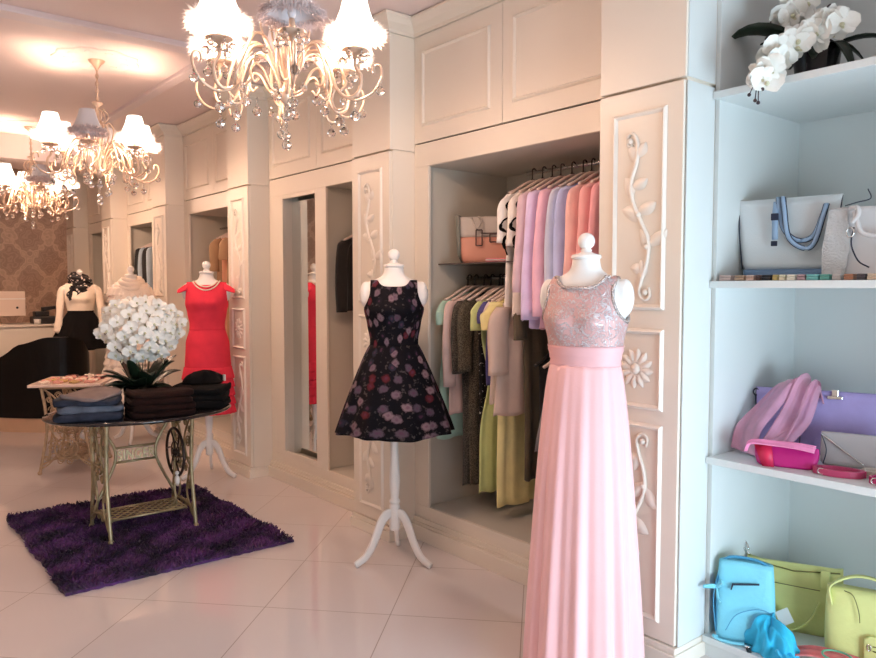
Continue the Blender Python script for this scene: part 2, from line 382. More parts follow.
PIL_LABEL = [
 'ornate cream pilaster cupboard behind the long pink gown, nearest the bag shelves',
 'ornate cream pilaster cupboard behind the short black floral dress',
 'ornate cream pilaster cupboard just right of the coral dress',
 'ornate cream pilaster cupboard just left of the coral dress, behind the big orchids',
 'slim cream pilaster cupboard behind the cream ruffled dress, far down the wall',
 'farthest cream pilaster cupboard, meeting the damask wallpaper']
PIL = [(1.62, 2.02), (3.53, 3.93), (5.41, 5.79), (7.22, 7.62), (9.02, 9.39), (10.7, 11.08)]
for i, (a, b) in enumerate(PIL):
    yc = (a+b)/2; h = (b-a)/2; back = 0.90 if i == 0 else 0.70
    t = root('pilaster_cupboard', PIL_LABEL[i], 'cupboard', (PX, yc, 0))
    m = MB()
    m.box(0.02, back, -h, h, 0.085, 2.283); m.box(0.003, back, -h-0.001, h+0.001, 2.295, 2.95); m.box(0.03, back-0.02, -h+0.01, h-0.01, 2.27, 2.31)
    m.build('carcass', M['paint'], t, smooth=False, bevel=0.003)
    m = MB(); m.box(0.0, 0.0195, -h+0.004, h-0.002, 0.09, 2.283)
    d = m.build('door', M['paint'], t, smooth=False, bevel=0.002)
    m = MB()
    w = h-0.085
    for z0, z1 in ((1.41, 2.20), (1.01, 1.335), (0.16, 0.955)): frame_mould(m, -w-0.012, w+0.012, z0, z1, 0.0, 0.022, 0.013)
    m.build('door_moulding', M['paint_edge'], d, smooth=False)
    for s_, z in ((SC_UP, 1.80), (SC_DN, 0.56)): s_.build('carved_scroll', M['paint_edge'], d, loc=(0, 0, z))
    ROS.build('carved_rosette', M['paint_edge'], d, loc=(0, 0, 1.172))
    m = MB(); m.box(-0.02, 0.3, -h-0.012, h+0.012, 0, 0.06); m.box(-0.010, 0.3, -h-0.006, h+0.006, 0.06, 0.085)
    m.build('plinth', M['paint'], t, smooth=False, bevel=0.003)
    if i == 0: m = MB(); m.box(0.012, 0.20, -h-0.006, -h-0.001, 0.088, 2.28); m.box(0.012, 0.20, -h-0.006, -h-0.001, 2.296, 2.94); m.build('daylight_tint_panel', M['shelfwhite'], t, smooth=False)  # added sheet, its cool white paints daylight onto the cream side
    m = MB(); crown(m, -h, h, 0.003, 2.95, CZ-0.006, 0.08, ret=0.60); m.build('crown_moulding', M['paint'], t, smooth=False)

BAY_LABEL = [
 'open cream wardrobe bay hung with pastel blouses behind the two dressed mannequins',
 'cream wardrobe bay with tall mirror and one black jacket, left of black floral dress',
 'open cream wardrobe bay behind the coral dress mannequin',
 'open cream wardrobe bay holding black and pale blue jackets, behind the orchids',
 'farthest open cream wardrobe bay behind the black skirt mannequin']
opens = [(2.16, 3.40), (4.0, 4.55), (5.93, 7.10), (7.76, 8.93), (9.55, 10.55)]
BAY = []
for i in range(5):
    y0, y1 = PIL[i][1], PIL[i+1][0]; yc = (y0+y1)/2; h = (y1-y0)/2
    t = root('wardrobe_bay', BAY_LABEL[i], 'wardrobe', (FX, yc, 0)); BAY.append(t)
    o0, o1 = opens[i][0]-yc, opens[i][1]-yc
    D = 0.68
    m = MB()
    m.box(0, 0.02, -h, o0, 0.2, 2.2); m.box(0, 0.02, -h, h, 2.2, 2.333)
    if i == 1:
        m.box(0, 0.02, o1, 4.70-yc, 0.2, 2.2); m.box(0, 0.02, 5.19-yc, h, 0.2, 2.2); m.box(0, 0.02, 4.70-yc, 5.19-yc, 2.17, 2.2); m.box(0, 0.02, 4.70-yc, 5.19-yc, 0.2, 0.235)
    else: m.box(0, 0.02, o1, h, 0.2, 2.2)
    m.box(0, 0.02, -h, h, 0.125, 0.2)
    m.build('face_frame', M['paint'], t, smooth=False, bevel=0.003)
    m = MB()
    m.box(-0.04, 0.02, -h, h, 0, 0.085); m.box(-0.022, 0.02, -h, h, 0.085, 0.10); m.box(-0.014, 0.02, -h, h, 0.10, 0.125)
    m.build('plinth', M['paint'], t, smooth=False, bevel=0.003)
    m = MB()
    m.box(0.02, D, -h, h, 0.18, 0.2); m.box(0.02, D, -h, h, 2.2, 2.22); m.box(D-0.02, D, -h, h, 0.2, 2.2)
    e0 = o0-0.03; e1 = (o1+0.03)
    m.box(0.02, D-0.02, e0-0.018, e0, 0.2, 2.2); m.box(0.02, D-0.02, e1, e1+0.018, 0.2, 2.2)
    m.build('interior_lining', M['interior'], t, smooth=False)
    ym = 2.79-2.775 if i == 0 else 0
    for a, b in ((-h, ym), (ym, h)):
        m = MB(); m.box(0, 0.02, a+0.002, b-0.0015, 2.341, 2.95)
        d = m.build('upper_door', M['paint'], t, smooth=False, bevel=0.0015)
        m = MB(); frame_mould(m, a+0.09, b-0.075, 2.43, 2.86, 0.0, 0.022, 0.013); m.build('door_moulding', M['paint_edge'] if 0 else M['paint'], d, smooth=False)
    MB().box(0.021, 0.04, -h, h, 2.3, 2.96).build('seam_shade_board', M['gap'], t, smooth=False)  # added dark sheet behind the doors, its colour stands for shade in the seams
    m = MB(); crown(m, -h, h, 0.0, 2.952, CZ-0.008, 0.085); m.build('crown_moulding', M['paint'], t, smooth=False)
    if i == 1:
        m = MB(); m.box(0.08, 0.095, 4.70-yc, 5.19-yc, 0.2, 2.2); m.build('mirror', M['mirror'], t, smooth=False)
        m = MB(); m.box(0.02, 0.08, 4.695-yc, 4.701-yc, 0.2, 2.2); m.box(0.02, 0.08, 5.189-yc, 5.195-yc, 0.2, 2.2); m.build('mirror_reveal', M['paint'], t, smooth=False)
    if i == 0:
        m = MB(); m.tube([(0.33, 3.43-yc, 1.555), (0.33, 2.70-yc, 1.555)], 0.011, 10); m.build('hanging_rail', M['silver'], t)
        m = MB(); m.tube([(0.33, 2.93-yc, 2.13), (0.33, 2.12-yc, 2.13)], 0.011, 10); m.build('hanging_rail', M['silver'], t)
        m = MB(); m.tube([(0.33, 2.75-yc, 1.22), (0.33, 2.12-yc, 1.22)], 0.011, 10); m.build('hanging_rail', M['silver'], t)
        m = MB(); m.box(0.10, D-0.02, 2.62-yc, 3.43-yc, 1.632, 1.640); m.build('glass_shelf', mat('smoked_glass', (0.09, 0.07, 0.065), 0.1), t, smooth=False)
    else:
        m = MB(); m.tube([(0.33, e0, 1.96 if i == 1 else 2.08), (0.33, e1, 1.96 if i == 1 else 2.08)], 0.011, 10); m.build('hanging_rail', M['silver'], t)

# ------------------------------------------------------------------ bag shelving on the right
t = root('shelving_unit', 'white open shelving unit at right edge displaying bags and orchids', 'shelving', (2.70, 1.0, 0))
m = MB(); m.box(0.70, 0.72, -0.75, 0.62, 0.0, CZ-0.01); m.build('back_panel', M['shelfwhite'], t, smooth=False)
m = MB(); m.box(0.03, 0.70, 0.60, 0.618, 0.0, CZ-0.01); m.build('side_panel', M['shelfwhite'], t, smooth=False)
m = MB(); m.box(0.0, 0.70, -0.77, -0.75, 0.0, CZ-0.01); m.build('side_panel', M['shelfwhite'], t, smooth=False)
for z in (2.262, 1.525, 0.822, 0.09):
    m = MB(); m.box(0.0, 0.70, -0.75, 0.612, z-0.028, z); m.build('shelf', M['shelfwhite'], t, smooth=False, bevel=0.002)
m = MB(); m.box(0.02, 0.04, -0.75, 0.612, 0, 0.062); m.build('plinth', M['shelfwhite'], t, smooth=False)
# ------------------------------------------------------------------ mannequins and dresses
RX = [(0.92, .115), (0.98, .135), (1.06, .143), (1.19, .121), (1.22, .121), (1.30, .135), (1.38, .152), (1.44, .158), (1.49, .165), (1.515, .155), (1.535, .125), (1.548, .085), (1.56, .062), (1.59, .053), (1.612, .052)]
RY = [(0.92, .085), (0.98, .098), (1.06, .100), (1.19, .085), (1.22, .085), (1.30, .098), (1.38, .118), (1.44, .100), (1.49, .078), (1.515, .066), (1.535, .058), (1.548, .056), (1.56, .054), (1.59, .050), (1.612, .050)]
def torso_y(x, z, side, off=0.0):
    rx = lerp(RX, z)+off; ry = lerp(RY, z)+off
    q = min(1, abs(x)/rx)
    y = ry*math.sqrt(max(0, 1-q*q))
    if side < 0:  # front, local -y: a little bust
        b = math.exp(-((z-1.375)/0.05)**2)*(math.exp(-((abs(x)-0.068)/0.045)**2))*0.02
        return -(y+b)
    return y*0.92
def mk_torso():
    m = MB(); rings = []
    zs = [0.92+i*(1.612-0.92)/44 for i in range(45)]
    n = 40
    for z in zs:
        rx = lerp(RX, z); r = []
        for k in range(n):
            a = 2*PI*k/n; x = rx*math.cos(a)
            r.append((x, torso_y(x, z, -1 if math.sin(a) < 0 else 1) if abs(math.sin(a)) > 1e-6 else 0, z))
        rings.append(r)
    m.loft(rings)
    for s in (-1, 1):
        m.ball((s*0.149, 0, 1.462), 0.05, 16, 12, sx=0.72, sy=0.9, sz=1.45)
    return m
TORSO = mk_torso()
def mannequin(loc, rz, label, base_rot=0):
    t = root('mannequin', label, 'mannequin', loc, rz)
    TORSO.build('torso', M['white'], t, remesh=0.008)
    m = MB(); m.lathe([(0.001, 1.608), (0.054, 1.608), (0.057, 1.614), (0.054, 1.622), (0.03, 1.628), (0.019, 1.634), (0.022, 1.640), (0.016, 1.646), (0.014, 1.652)], 24)
    m.ball((0, 0, 1.674), 0.032, 20, 14)
    m.build('neck_finial', M['white'], t)
    m = MB(); m.lathe([(0.001, 0.96), (0.03, 0.955), (0.024, 0.92), (0.019, 0.86), (0.018, 0.78), (0.021, 0.62), (0.027, 0.50), (0.030, 0.44), (0.024, 0.37), (0.020, 0.345), (0.029, 0.335), (0.030, 0.325), (0.022, 0.318), (0.028, 0.31), (0.030, 0.30), (0.030, 0.18), (0.024, 0.17), (0.001, 0.168)], 24)
    m.build('turned_pole', M['white'], t)
    for k in range(3):
        a = 2*PI*k/3+base_rot; ca, sa = math.cos(a), math.sin(a)
        P = sp([(0.015, 0, 0.265), (0.05, 0, 0.26), (0.085, 0, 0.215), (0.12, 0, 0.13), (0.165, 0, 0.055), (0.215, 0, 0.022), (0.235, 0, 0.014)], 5)
        rings = []
        for j, p in enumerate(P):
            q = P[min(j+1, len(P)-1)]-P[max(j-1, 0)]; nx, nz = -q.z/q.length, q.x/q.length
            h = 0.027*(1-0.45*j/(len(P)-1)); w = 0.0125
            rings.append([((p.x+nx*h*c_)*ca-w*s_*sa, (p.x+nx*h*c_)*sa+w*s_*ca, max(0.001, p.z+nz*h*c_)) for c_, s_ in ((1, .6), (.6, 1), (-.6, 1), (-1, .6), (-1, -.6), (-.6, -1), (.6, -1), (1, -.6))])
        m = MB(); m.loft(rings); m.build('leg', M['white'], t)
    return t
def bodice(t, name, m_, zb, neck=0.03, arm=1.385, sw=0.118, strap=0.022, off=0.007, backneck=0.02, nu=56, nv=30, trim=None, ease=0.0, ztop=1.538):
    """two sheets (front, back) that meet at the sides below the armhole and over the shoulders"""
    cols = {}
    mb = MB(); edges = {}
    for side in (-1, 1):
        def W(z):
            full = lerp(RX, z)+off+ease*max(0, min(1, (1.30-z)/0.05+0.0))*0
            if z <= arm: return full
            q = (z-arm)/(ztop-arm)
            return full + (sw-full)*(math.sin(min(1, q*1.5)*PI/2)**0.8)
        nk = neck if side < 0 else backneck
        grid = []
        tops = []
        for k in range(nu+1):
            u = -1+2*k/nu; au = abs(u); s = math.sin(au*PI/2)
            xin = (sw-strap*2)/sw
            if s < xin: zt = ztop-nk-(nk*0.25 if False else 0)+(nk)*(s/xin)**5
            else: zt = ztop
            tops.append(zt)
        for j in range(nv+1):
            row = []
            for k in range(nu+1):
                u = -1+2*k/nu; z = zb+(tops[k]-zb)*(j/nv)
                x = W(z)*math.sin(u*PI/2)
                if z <= arm:
                    y = torso_y(x, z, side, off)
                    if abs(u) > 0.999: y = 0
                else:
                    y = torso_y(x, z, side, off)
                    e = (z-arm)/(ztop-arm)
                    if abs(u) > 0.9 and e > 0.8: y *= 1-0.9*(e-0.8)/0.2
                row.append((x, y, z))
            grid.append(row)
        mb.sheet(grid)
        edges[side] = (grid[-1], [g[0] for g in grid], [g[-1] for g in grid])
    o = mb.build(name, m_, t, solid=0.004)
    if trim:
        b = MB()
        for side in (-1, 1):
            g = edges[side]
            nk_ = [p for k, p in enumerate(g[0]) if abs(math.sin((-1+2*k/nu)*PI/2)) < 0.86]
            b.tube([(p[0]*1.0, p[1]*1.04, p[2]) for p in nk_], 0.007, 6)
            for q in (1, 2):
                pts = [p for p in g[q] if p[2] > arm-0.005]
                b.tube(pts, 0.007, 6)
        b.build('rhinestone_trim', trim, t)
    return o
def skirt(t, name, m_, z1, z0, r1, r0, folds, amp, ph=0, n=160, rows=30, pw=1.0, hem=0.0, solid=0.003, amp1=0.0, off=(0, 0), sub=0, asym=0.0):
    """flared skirt: r1 = (rx, ry) at the waist z1, r0 at the hem z0"""
    g = []
    q = random.Random(int(z1*1000)+folds)
    phs = [q.uniform(0, 2*PI) for _ in range(4)]
    for j in range(rows+1):
        v = j/rows; e = v**pw; row = []
        for k in range(n+1):
            a = 2*PI*k/n
            rx = r1[0]+(r0[0]-r1[0])*e; ry = r1[1]+(r0[1]-r1[1])*e
            f = math.sin(folds*a+0.9*math.sin(2*a+phs[0])+phs[1])+0.45*math.sin((folds*2-1)*a+phs[2]+0.8*math.sin(3*a))
            w = 1+(amp1+(amp-amp1)*min(1, v*1.15))*f*0.7
            z = z1+(z0-z1)*v + hem*v*math.sin(3*a+phs[3]) + asym*v*math.cos(a)
            row.append((off[0]*v+rx*w*math.cos(a), off[1]*v+ry*w*math.sin(a), z))
        g.append(row)
    m = MB(); m.sheet(g)
    return m.build(name, m_, t, solid=solid)
def face(x, y, extra=0):  # rotation about z that turns local -y towards the viewpoint side of the shop
    return math.atan2(-x, y)*1.0+extra
# --- black floral dress
p = (2.36, 3.27); rz = face(*p, R(0))
mannequin((*p, 0), rz, 'white mannequin on turned tripod stand wearing the black floral dress', base_rot=R(-155))
t = root('dress', 'short sleeveless black dress printed with mauve and red flowers, flared skirt', 'dress', (*p, 0), rz)
bodice(t, 'bodice', M['floral'], 1.175, neck=0.035, arm=1.39, sw=0.125, strap=0.02, off=0.008)
skirt(t, 'skirt', M['floral'], 1.19, 0.715, (.131, .094), (.315, .25), 9, 0.075, amp1=0.0, pw=0.85, hem=0.008)
# --- long pink gown
p = (2.225, 1.84); rz = face(*p, R(-20))
mannequin((*p, 0), rz, 'white mannequin wearing the long pink gown, nearest to the bag shelves', base_rot=R(-90))
t = root('dress', 'floor-length pale pink chiffon gown with lace bodice and rhinestone neckline', 'dress', (*p, 0), rz)
bodice(t, 'bodice', M['lace'], 1.275, neck=0.04, arm=1.375, sw=0.125, strap=0.016, off=0.010, trim=M['rhine'], backneck=0.05)
m = MB(); rings = []
for j in range(9):
    z = 1.205+j*0.0095
    rings.append([((lerp(RX, z)+0.014+0.0015*math.sin(j*2.4))*math.cos(2*PI*k/48), (lerp(RY, z)+0.014+0.0015*math.sin(j*2.4))*math.sin(2*PI*k/48), z) for k in range(48)])
m.loft(rings, False, False); m.build('waistband', M['band'], t, solid=0.004)
skirt(t, 'skirt', M['gown'], 1.215, 0.035, (.130, .096), (.225, .215), 13, 0.075, amp1=0.012, n=260, rows=60, pw=0.62, hem=0.02)
# --- coral dress
p = (2.30, 5.70); rz = face(*p, R(-4))
mannequin((*p, 0), rz, 'white mannequin wearing the coral red dress, behind the orchid table', base_rot=R(-30))
t = root('dress', 'coral red knee-length dress with cap sleeves and ruffled lower skirt', 'dress', (*p, 0), rz)
bodice(t, 'bodice', M['coral'], 1.165, neck=0.022, arm=1.36, sw=0.150, strap=0.04, off=0.012, ztop=1.540)
m = MB(); rings = []
for j in range(23):
    v = j/22; z = 1.185-v*0.36
    rx = lerp([(0, .132), (.35, .165), (1, .178)], v); ry = lerp([(0, .097), (.35, .125), (1, .14)], v)
    rings.append([(rx*(1+.008*math.sin(7*a+v))*math.cos(a), ry*math.sin(a), z) for a in [2*PI*k/60 for k in range(60)]])
m.loft(rings, False, False); m.build('skirt', M['coral'], t, solid=0.003)
for j in range(5):
    z = 0.875-j*0.068
    skirt(t, 'ruffle', M['coral'], z, z-0.095, (.181+.002*j, .142+.002*j), (.196+.003*j, .158+.003*j), 24, 0.035, amp1=0.0, n=200, rows=5)
for s in (-1, 1):
    g = []
    for j in range(9):
        v = j/8; row = []
        for k in range(17):
            a = PI*k/16; 
            row.append((s*(0.138+0.075*v), -0.062*(1+.15*v)*math.cos(a), 1.475+0.062*math.sin(a)*(1-.55*v)-0.02*v))
        g.append(row)
    m = MB(); m.sheet(g); m.build('cap_sleeve', M['coral'], t, solid=0.004)
m = MB()
for rr, dz, nb in ((0.082, 0.035, 30), (0.10, 0.055, 34)):
    for k in range(nb):
        a = -PI+PI*k/(nb-1)
        x = rr*math.cos(a); s_ = abs(math.sin(a)); z = 1.55-dz*1.3*s_**1.5
        m.ball((x, torso_y(x, z, -1, 0.02) if s_ > .25 else -0.055*s_/0.25, z), 0.006, 6, 5)
o = m.build('necklace', mat('pearl_beads', (0.85, 0.74, 0.62), 0.25), None)
tag(o, 'double strand pearl necklace on the coral dress', 'necklace', loc=(*p, 0), rz=rz)
# --- cream ruffled dress
p = (2.27, 7.50); rz = face(*p)
mannequin((*p, 0), rz, 'white mannequin in the cream ruffled dress behind the big orchids', base_rot=R(20))
cream = cloth('cream_ruffle', (0.90, 0.77, 0.66), 0.05, 0.4)
t = root('dress', 'cream ruffled dress on a mannequin, mostly hidden by the big orchids', 'dress', (*p, 0), rz)
bodice(t, 'bodice', cream, 1.165, neck=0.01, arm=1.36, sw=0.150, strap=0.04, off=0.016, ztop=1.545)
for j in range(9):
    z = 1.50-j*0.055
    wx = lerp(RX, z)+0.035; wy = lerp(RY, z)+0.03
    skirt(t, 'ruffle', cream, z, z-0.085, (wx-.012, wy-.012), (wx+.02, wy+.02), 15, 0.06, amp1=0.01, n=120, rows=5, hem=.006)
for j in range(8):
    z = 1.02-j*0.075
    skirt(t, 'ruffle', cream, z, z-0.12, (.19+.012*j, .15+.012*j), (.23+.014*j, .19+.014*j), 15, 0.07, amp1=0.01, n=120, rows=5, hem=.008)
t2 = root('scarf', 'soft cream scarf wound around the neck of the cream dress mannequin', 'scarf', (*p, 0), rz)
m = MB()
for q, (rr, z, r_) in enumerate(((0.075, 1.575, 0.028), (0.09, 1.545, 0.032), (0.10, 1.515, 0.026))):
    m.tube([((rr+.008*math.sin(5*a+q))*math.cos(a), (rr+.006*math.sin(4*a))*math.sin(a)*0.95, z+0.012*math.sin(2*a+q)-0.02*max(0, -math.sin(a))) for a in [2*PI*k/36 for k in range(36)]], r_, 8, close=True)
m.build('wrap', cream, t2)
# --- blouse, skirt and dotted scarf
p = (2.22, 9.20); rz = face(*p)
mannequin((*p, 0), rz, 'white mannequin in white blouse and black skirt by the reception desk', base_rot=R(10))
blo = cloth('ivory_blouse', (0.86, 0.72, 0.60), 0.04, 0.2)
t = root('blouse', 'ivory long-sleeved blouse on the mannequin by the reception desk', 'blouse', (*p, 0), rz)
bodice(t, 'bodice', blo, 1.16, neck=0.01, arm=1.36, sw=0.150, strap=0.04, off=0.012, ztop=1.545)
for s in (-1, 1):
    P = sp([(s*0.14, 0, 1.50), (s*0.185, 0, 1.45), (s*0.205, -0.01, 1.33), (s*0.215, -0.03, 1.2), (s*0.235, -0.06, 1.02), (s*0.24, -0.06, 0.99)], 5)
    m = MB(); m.tube(P, [0.040, 0.046, 0.042, 0.038, 0.046, 0.03], 14); m.build('sleeve', blo, t)
t = root('skirt', 'flared black skirt below the ivory blouse, by the reception desk', 'skirt', (*p, 0), rz)
skirt(t, 'skirt_body', M['black'], 1.215, 0.80, (.135, .10), (.33, .28), 10, 0.08, pw=0.85, hem=0.01)
m = MB(); m.loft([[((lerp(RX, z)+.014)*math.cos(2*PI*k/40), (lerp(RY, z)+.014)*math.sin(2*PI*k/40), z) for k in range(40)] for z in (1.20, 1.215, 1.235)], False, False); m.build('waistband', M['black'], t, solid=.004)
def b_dots(nt, N, L, b):
    v, xyz = coords(nt); vo = N.new('ShaderNodeTexVoronoi'); vo.inputs['Scale'].default_value = 26; L.new(v, vo.inputs['Vector'])
    L.new(mixc(nt, mth(nt, 'LESS_THAN', vo.outputs['Distance'], 0.30), (0.012, 0.01, 0.012), (0.7, 0.6, 0.55)), b.inputs['Base Color'])
t = root('scarf', 'bulky black scarf with white dots wrapped high on the ivory blouse', 'scarf', (*p, 0), rz)
m = MB()
for q in range(6):
    a0 = q*1.05; rr = 0.085+0.015*math.sin(q*2.1)
    m.tube([((rr+.012*math.sin(4*a+q))*math.cos(a)+0.0, (rr*0.9)*math.sin(a)-0.01, 1.48+q*0.028+0.028*math.sin(a+a0)) for a in [2*PI*k/30 for k in range(30)]], 0.034, 8, close=True)
m.build('wrap', nodemat('dotted_scarf_cloth', b_dots, 0.7), t)
m = MB(); g = []
for i in range(12):
    v = i/11; g.append([(-0.10+0.1*u+0.02*math.sin(v*8+u*5)-.03*v, -0.11-0.015*math.sin(u*9), 1.52-0.17*v) for u in [k/8 for k in range(9)]])
m.sheet(g); m.build('scarf_end', bpy.data.materials['dotted_scarf_cloth'], t, solid=.01)
# ------------------------------------------------------------------ purple rug
t = root('rug', 'deep purple shaggy rug lying under the black-topped table', 'rug', (1.45, 4.665, 0))
m = MB(); RXh, RYh = 0.615, 0.785
def wob(a): return 0.006*math.sin(a*31)+0.005*math.sin(a*57+1)
ol = [(x, y) for x, y in
      [(-RXh+i*RXh/20, -RYh+wob(i*.11)) for i in range(40)]+[(RXh+wob(i*.13), -RYh+i*RYh/20) for i in range(40)]+
      [(RXh-i*RXh/20, RYh+wob(i*.17)) for i in range(40)]+[(-RXh+wob(i*.19), RYh-i*RYh/20) for i in range(40)]]
m.prism(ol, lambda a, b, d: (a, b, d), 0.001, 0.016); m.build('rug_backing', M['rug'], t, smooth=False)
q = random.Random(5); m = MB()
for i in range(30000):
    x = q.uniform(-RXh, RXh); y = q.uniform(-RYh, RYh)
    lx = 0.016*math.sin(x*23+y*11)+q.uniform(-.016, .016); ly = 0.016*math.sin(y*19-x*14+2)+q.uniform(-.016, .016)
    h = q.uniform(0.026, 0.040); a = q.uniform(0, PI); wx, wy = 0.0055*math.cos(a), 0.0055*math.sin(a)
    m.add([(x-wx, y-wy, 0.014), (x+wx, y+wy, 0.014), (x+lx+wx*.6, y+ly+wy*.6, h), (x+lx-wx*.6, y+ly-wy*.6, h)], [(0,1,2,3)])
o = m.build('shag_pile', M['rug'], t, smooth=False); o['kind'] = 'stuff'

# ------------------------------------------------------------------ sewing machine tables
def side_frame():
    m = MB()   # lies in the yz plane
    for s in (-1, 1):
        m.tube(sp([(0, s*0.205, 0.012), (0, s*0.20, 0.03), (0, s*0.175, 0.16), (0, s*0.145, 0.34), (0, s*0.15, 0.52), (0, s*0.17, 0.66), (0, s*0.175, 0.70)], 5), 0.012, 7)
        m.tube(sp([(0, s*0.19, 0.05), (0, s*0.12, 0.10), (0, s*0.06, 0.20), (0, s*0.10, 0.33), (0, s*0.145, 0.42)], 5), 0.007, 6)
        m.tube(sp([(0, s*0.15, 0.35), (0, s*0.07, 0.42), (0, s*0.03, 0.52), (0, s*0.08, 0.62), (0, s*0.16, 0.69)], 5), 0.007, 6)
        for cy, cz, r in ((0.10, 0.25, 0.035), (0.09, 0.52, 0.04), (0.05, 0.35, 0.03), (0.12, 0.60, 0.025), (0.15, 0.13, 0.022), (0.05, 0.64, 0.028), (0.04, 0.12, 0.03)):
            m.tube([(0, s*(cy+r*(1-k/26)*math.cos(k*0.55)), cz+r*(1-k/26)*math.sin(k*0.55)) for k in range(22)], 0.0048, 5)
        m.ball((0, s*0.205, 0.014), 0.018, 8, 6)
    m.tube([(0, -0.19, 0.70), (0, 0.19, 0.70)], 0.013, 6)
    m.tube(sp([(0, -0.185, 0.08), (0, -0.09, 0.125), (0, 0, 0.135), (0, 0.09, 0.125), (0, 0.185, 0.08)], 4), 0.009, 6)
    m.tube([(0, -0.148, 0.42), (0, 0.148, 0.42)], 0.007, 6)
    m.tube([(0, 0.055*math.cos(2*PI*k/20), 0.43+0.055*math.sin(2*PI*k/20)) for k in range(20)], 0.006, 6, close=True)
    for k in range(4):
        a = PI/4+k*PI/2; m.tube([(0, 0, 0.43), (0, 0.055*math.cos(a), 0.43+0.055*math.sin(a))], 0.005, 5)
    return m
def wheel(r):
    m = MB(); m.tube([(0, r*math.cos(2*PI*k/40), r*math.sin(2*PI*k/40)) for k in range(40)], 0.009, 8, close=True)
    m.ball((0, 0, 0), 0.022, 10, 6); m.tube([(0, 0.45*r*math.cos(2*PI*k/24), 0.45*r*math.sin(2*PI*k/24)) for k in range(24)], 0.004, 6, close=True)
    for k in range(6):
        a = k*PI/3; m.tube(sp([(0, 0, 0), (0, r*.5*math.cos(a+.25), r*.5*math.sin(a+.25)), (0, r*math.cos(a), r*math.sin(a))], 4), 0.0052, 6)
    return m
def sewing_table(loc, rz, label, L, metal, wheelmat, top_cb, word=True, side=1, wheel_r=0.15):
    t = root('sewing_machine_table', label, 'table', loc, rz)
    for s in (-1, 1):
        side_frame().build('side_frame', metal, t, loc=(s*L, 0, 0))
    m = MB()  # x shaped back brace
    yb = 0.13
    for s in (-1, 1):
        m.tube(sp([(s*L, yb, 0.66), (s*(L-0.05), yb, 0.62), (s*(L-0.10), yb, 0.54), (s*(L-0.125), yb, 0.48), (s*(L-0.125), yb, 0.41), (s*(L-0.09), yb, 0.32), (s*(L-0.02), yb, 0.18), (s*L, yb, 0.12)], 5), 0.0095, 7)
    w_ = L-0.125
    m.tube([(-w_, yb, 0.49), (w_, yb, 0.49)], 0.0085, 6); m.tube([(-w_, yb, 0.40), (w_, yb, 0.40)], 0.0085, 6)
    for x in (-w_, w_): m.tube([(x, yb, 0.40), (x, yb, 0.49)], 0.006, 5)
    br = m.build('cross_brace', metal, t)
    if word:
        cu = bpy.data.curves.new('lettering', 'FONT'); cu.body = 'SINGER'; cu.size = 0.086; cu.align_x = 'CENTER'; cu.extrude = 0.004; cu.space_character = 1.08; cu.offset = 0.0022
        to = bpy.data.objects.new('lettering', cu); C.objects.link(to)
        bpy.context.view_layer.update()
        me = bpy.data.meshes.new_from_object(to.evaluated_get(bpy.context.evaluated_depsgraph_get()))
        bpy.data.objects.remove(to)
        me.materials.clear(); me.materials.append(metal)
        lo = bpy.data.objects.new('lettering', me); C.objects.link(lo); lo.parent = t
        lo.location = (0, yb-0.004, 0.4145); lo.rotation_euler = (R(90), 0, 0); lo.scale = (0.74, 1, 1)
    m = MB(); # treadle
    w_ = L-0.03
    for x in (-w_, w_): m.tube([(x, -0.13, 0.115), (x, 0.11, 0.125)], 0.008, 6)
    for y in (-0.13, 0.11): m.tube([(-w_, y, 0.12), (w_, y, 0.12)], 0.008, 6)
    for k in range(-6, 15):
        for sg in (1, -1):
            x0 = -w_+k*0.055; x1 = x0+0.24*sg
            a = (x0, -0.13); b = (x1, 0.11)
            def cl(p, q2):
                t0, t1 = 0, 1; dx = q2[0]-p[0]
                for lim, sgn in ((-w_, 1), (w_, -1)):
                    f0 = (p[0]-lim)*sgn; f1 = (q2[0]-lim)*sgn
                    if f0 < 0 and f1 < 0: return None
                    if f0 < 0: t0 = max(t0, f0/(f0-f1))
                    if f1 < 0: t1 = min(t1, f0/(f0-f1))
                if t0 >= t1: return None
                g = lambda t_: (p[0]+dx*t_, p[1]+(q2[1]-p[1])*t_, 0.12)
                return [g(t0), g(t1)]
            s_ = cl(a, b)
            if s_: m.tube(s_, 0.0042, 5)
    m.build('treadle', metal, t)
    wheel(wheel_r).build('drive_wheel', wheelmat, t, loc=(side*(L-0.055), -0.02, 0.45))
    m = MB(); m.tube(sp([(side*(L-0.06), -0.03, 0.42), (side*(L-0.075), -0.05, 0.28), (side*(L-0.07), -0.06, 0.13)], 4), 0.006, 6); m.build('pitman_rod', metal, t)
    m = MB(); m.ball((side*(L-0.075), -0.10, 0.29), 0.022, 10, 8, sx=.7, sz=1.5); m.ball((side*(L-0.075), -0.10, 0.335), 0.013, 8, 6); m.build('crank_weight', M['white'], t)
    top_cb(t)
    return t
def top_black(t):
    m = MB(); n = 72
    def ring(a, b, z): return [(a*math.cos(2*PI*k/n), b*math.sin(2*PI*k/n), z) for k in range(n)]
    m.loft([ring(.50, .40, 0.715), ring(.535, .435, 0.718), ring(.545, .445, 0.727), ring(.54, .44, 0.736), ring(.50, .40, 0.738)])
    m.build('table_top', M['blackglass'], t)
TB = (1.455, 4.66)
sewing_table((*TB, 0.016), 0, 'oval table with black glass top on gilt sewing machine stand, on purple rug', 0.25, M['brass'], M['iron_dark'], top_black)
marble = mat('pale_marble', (0.72, 0.55, 0.47), 0.2, noise=0.12, nscale=6)
def top_marble(t):
    m = MB(); m.box(-0.30, 0.30, -0.27, 0.27, 0.705, 0.728); m.build('table_top', marble, t, smooth=False, bevel=0.004)
T2 = (1.56, 6.72); T2r = R(62)
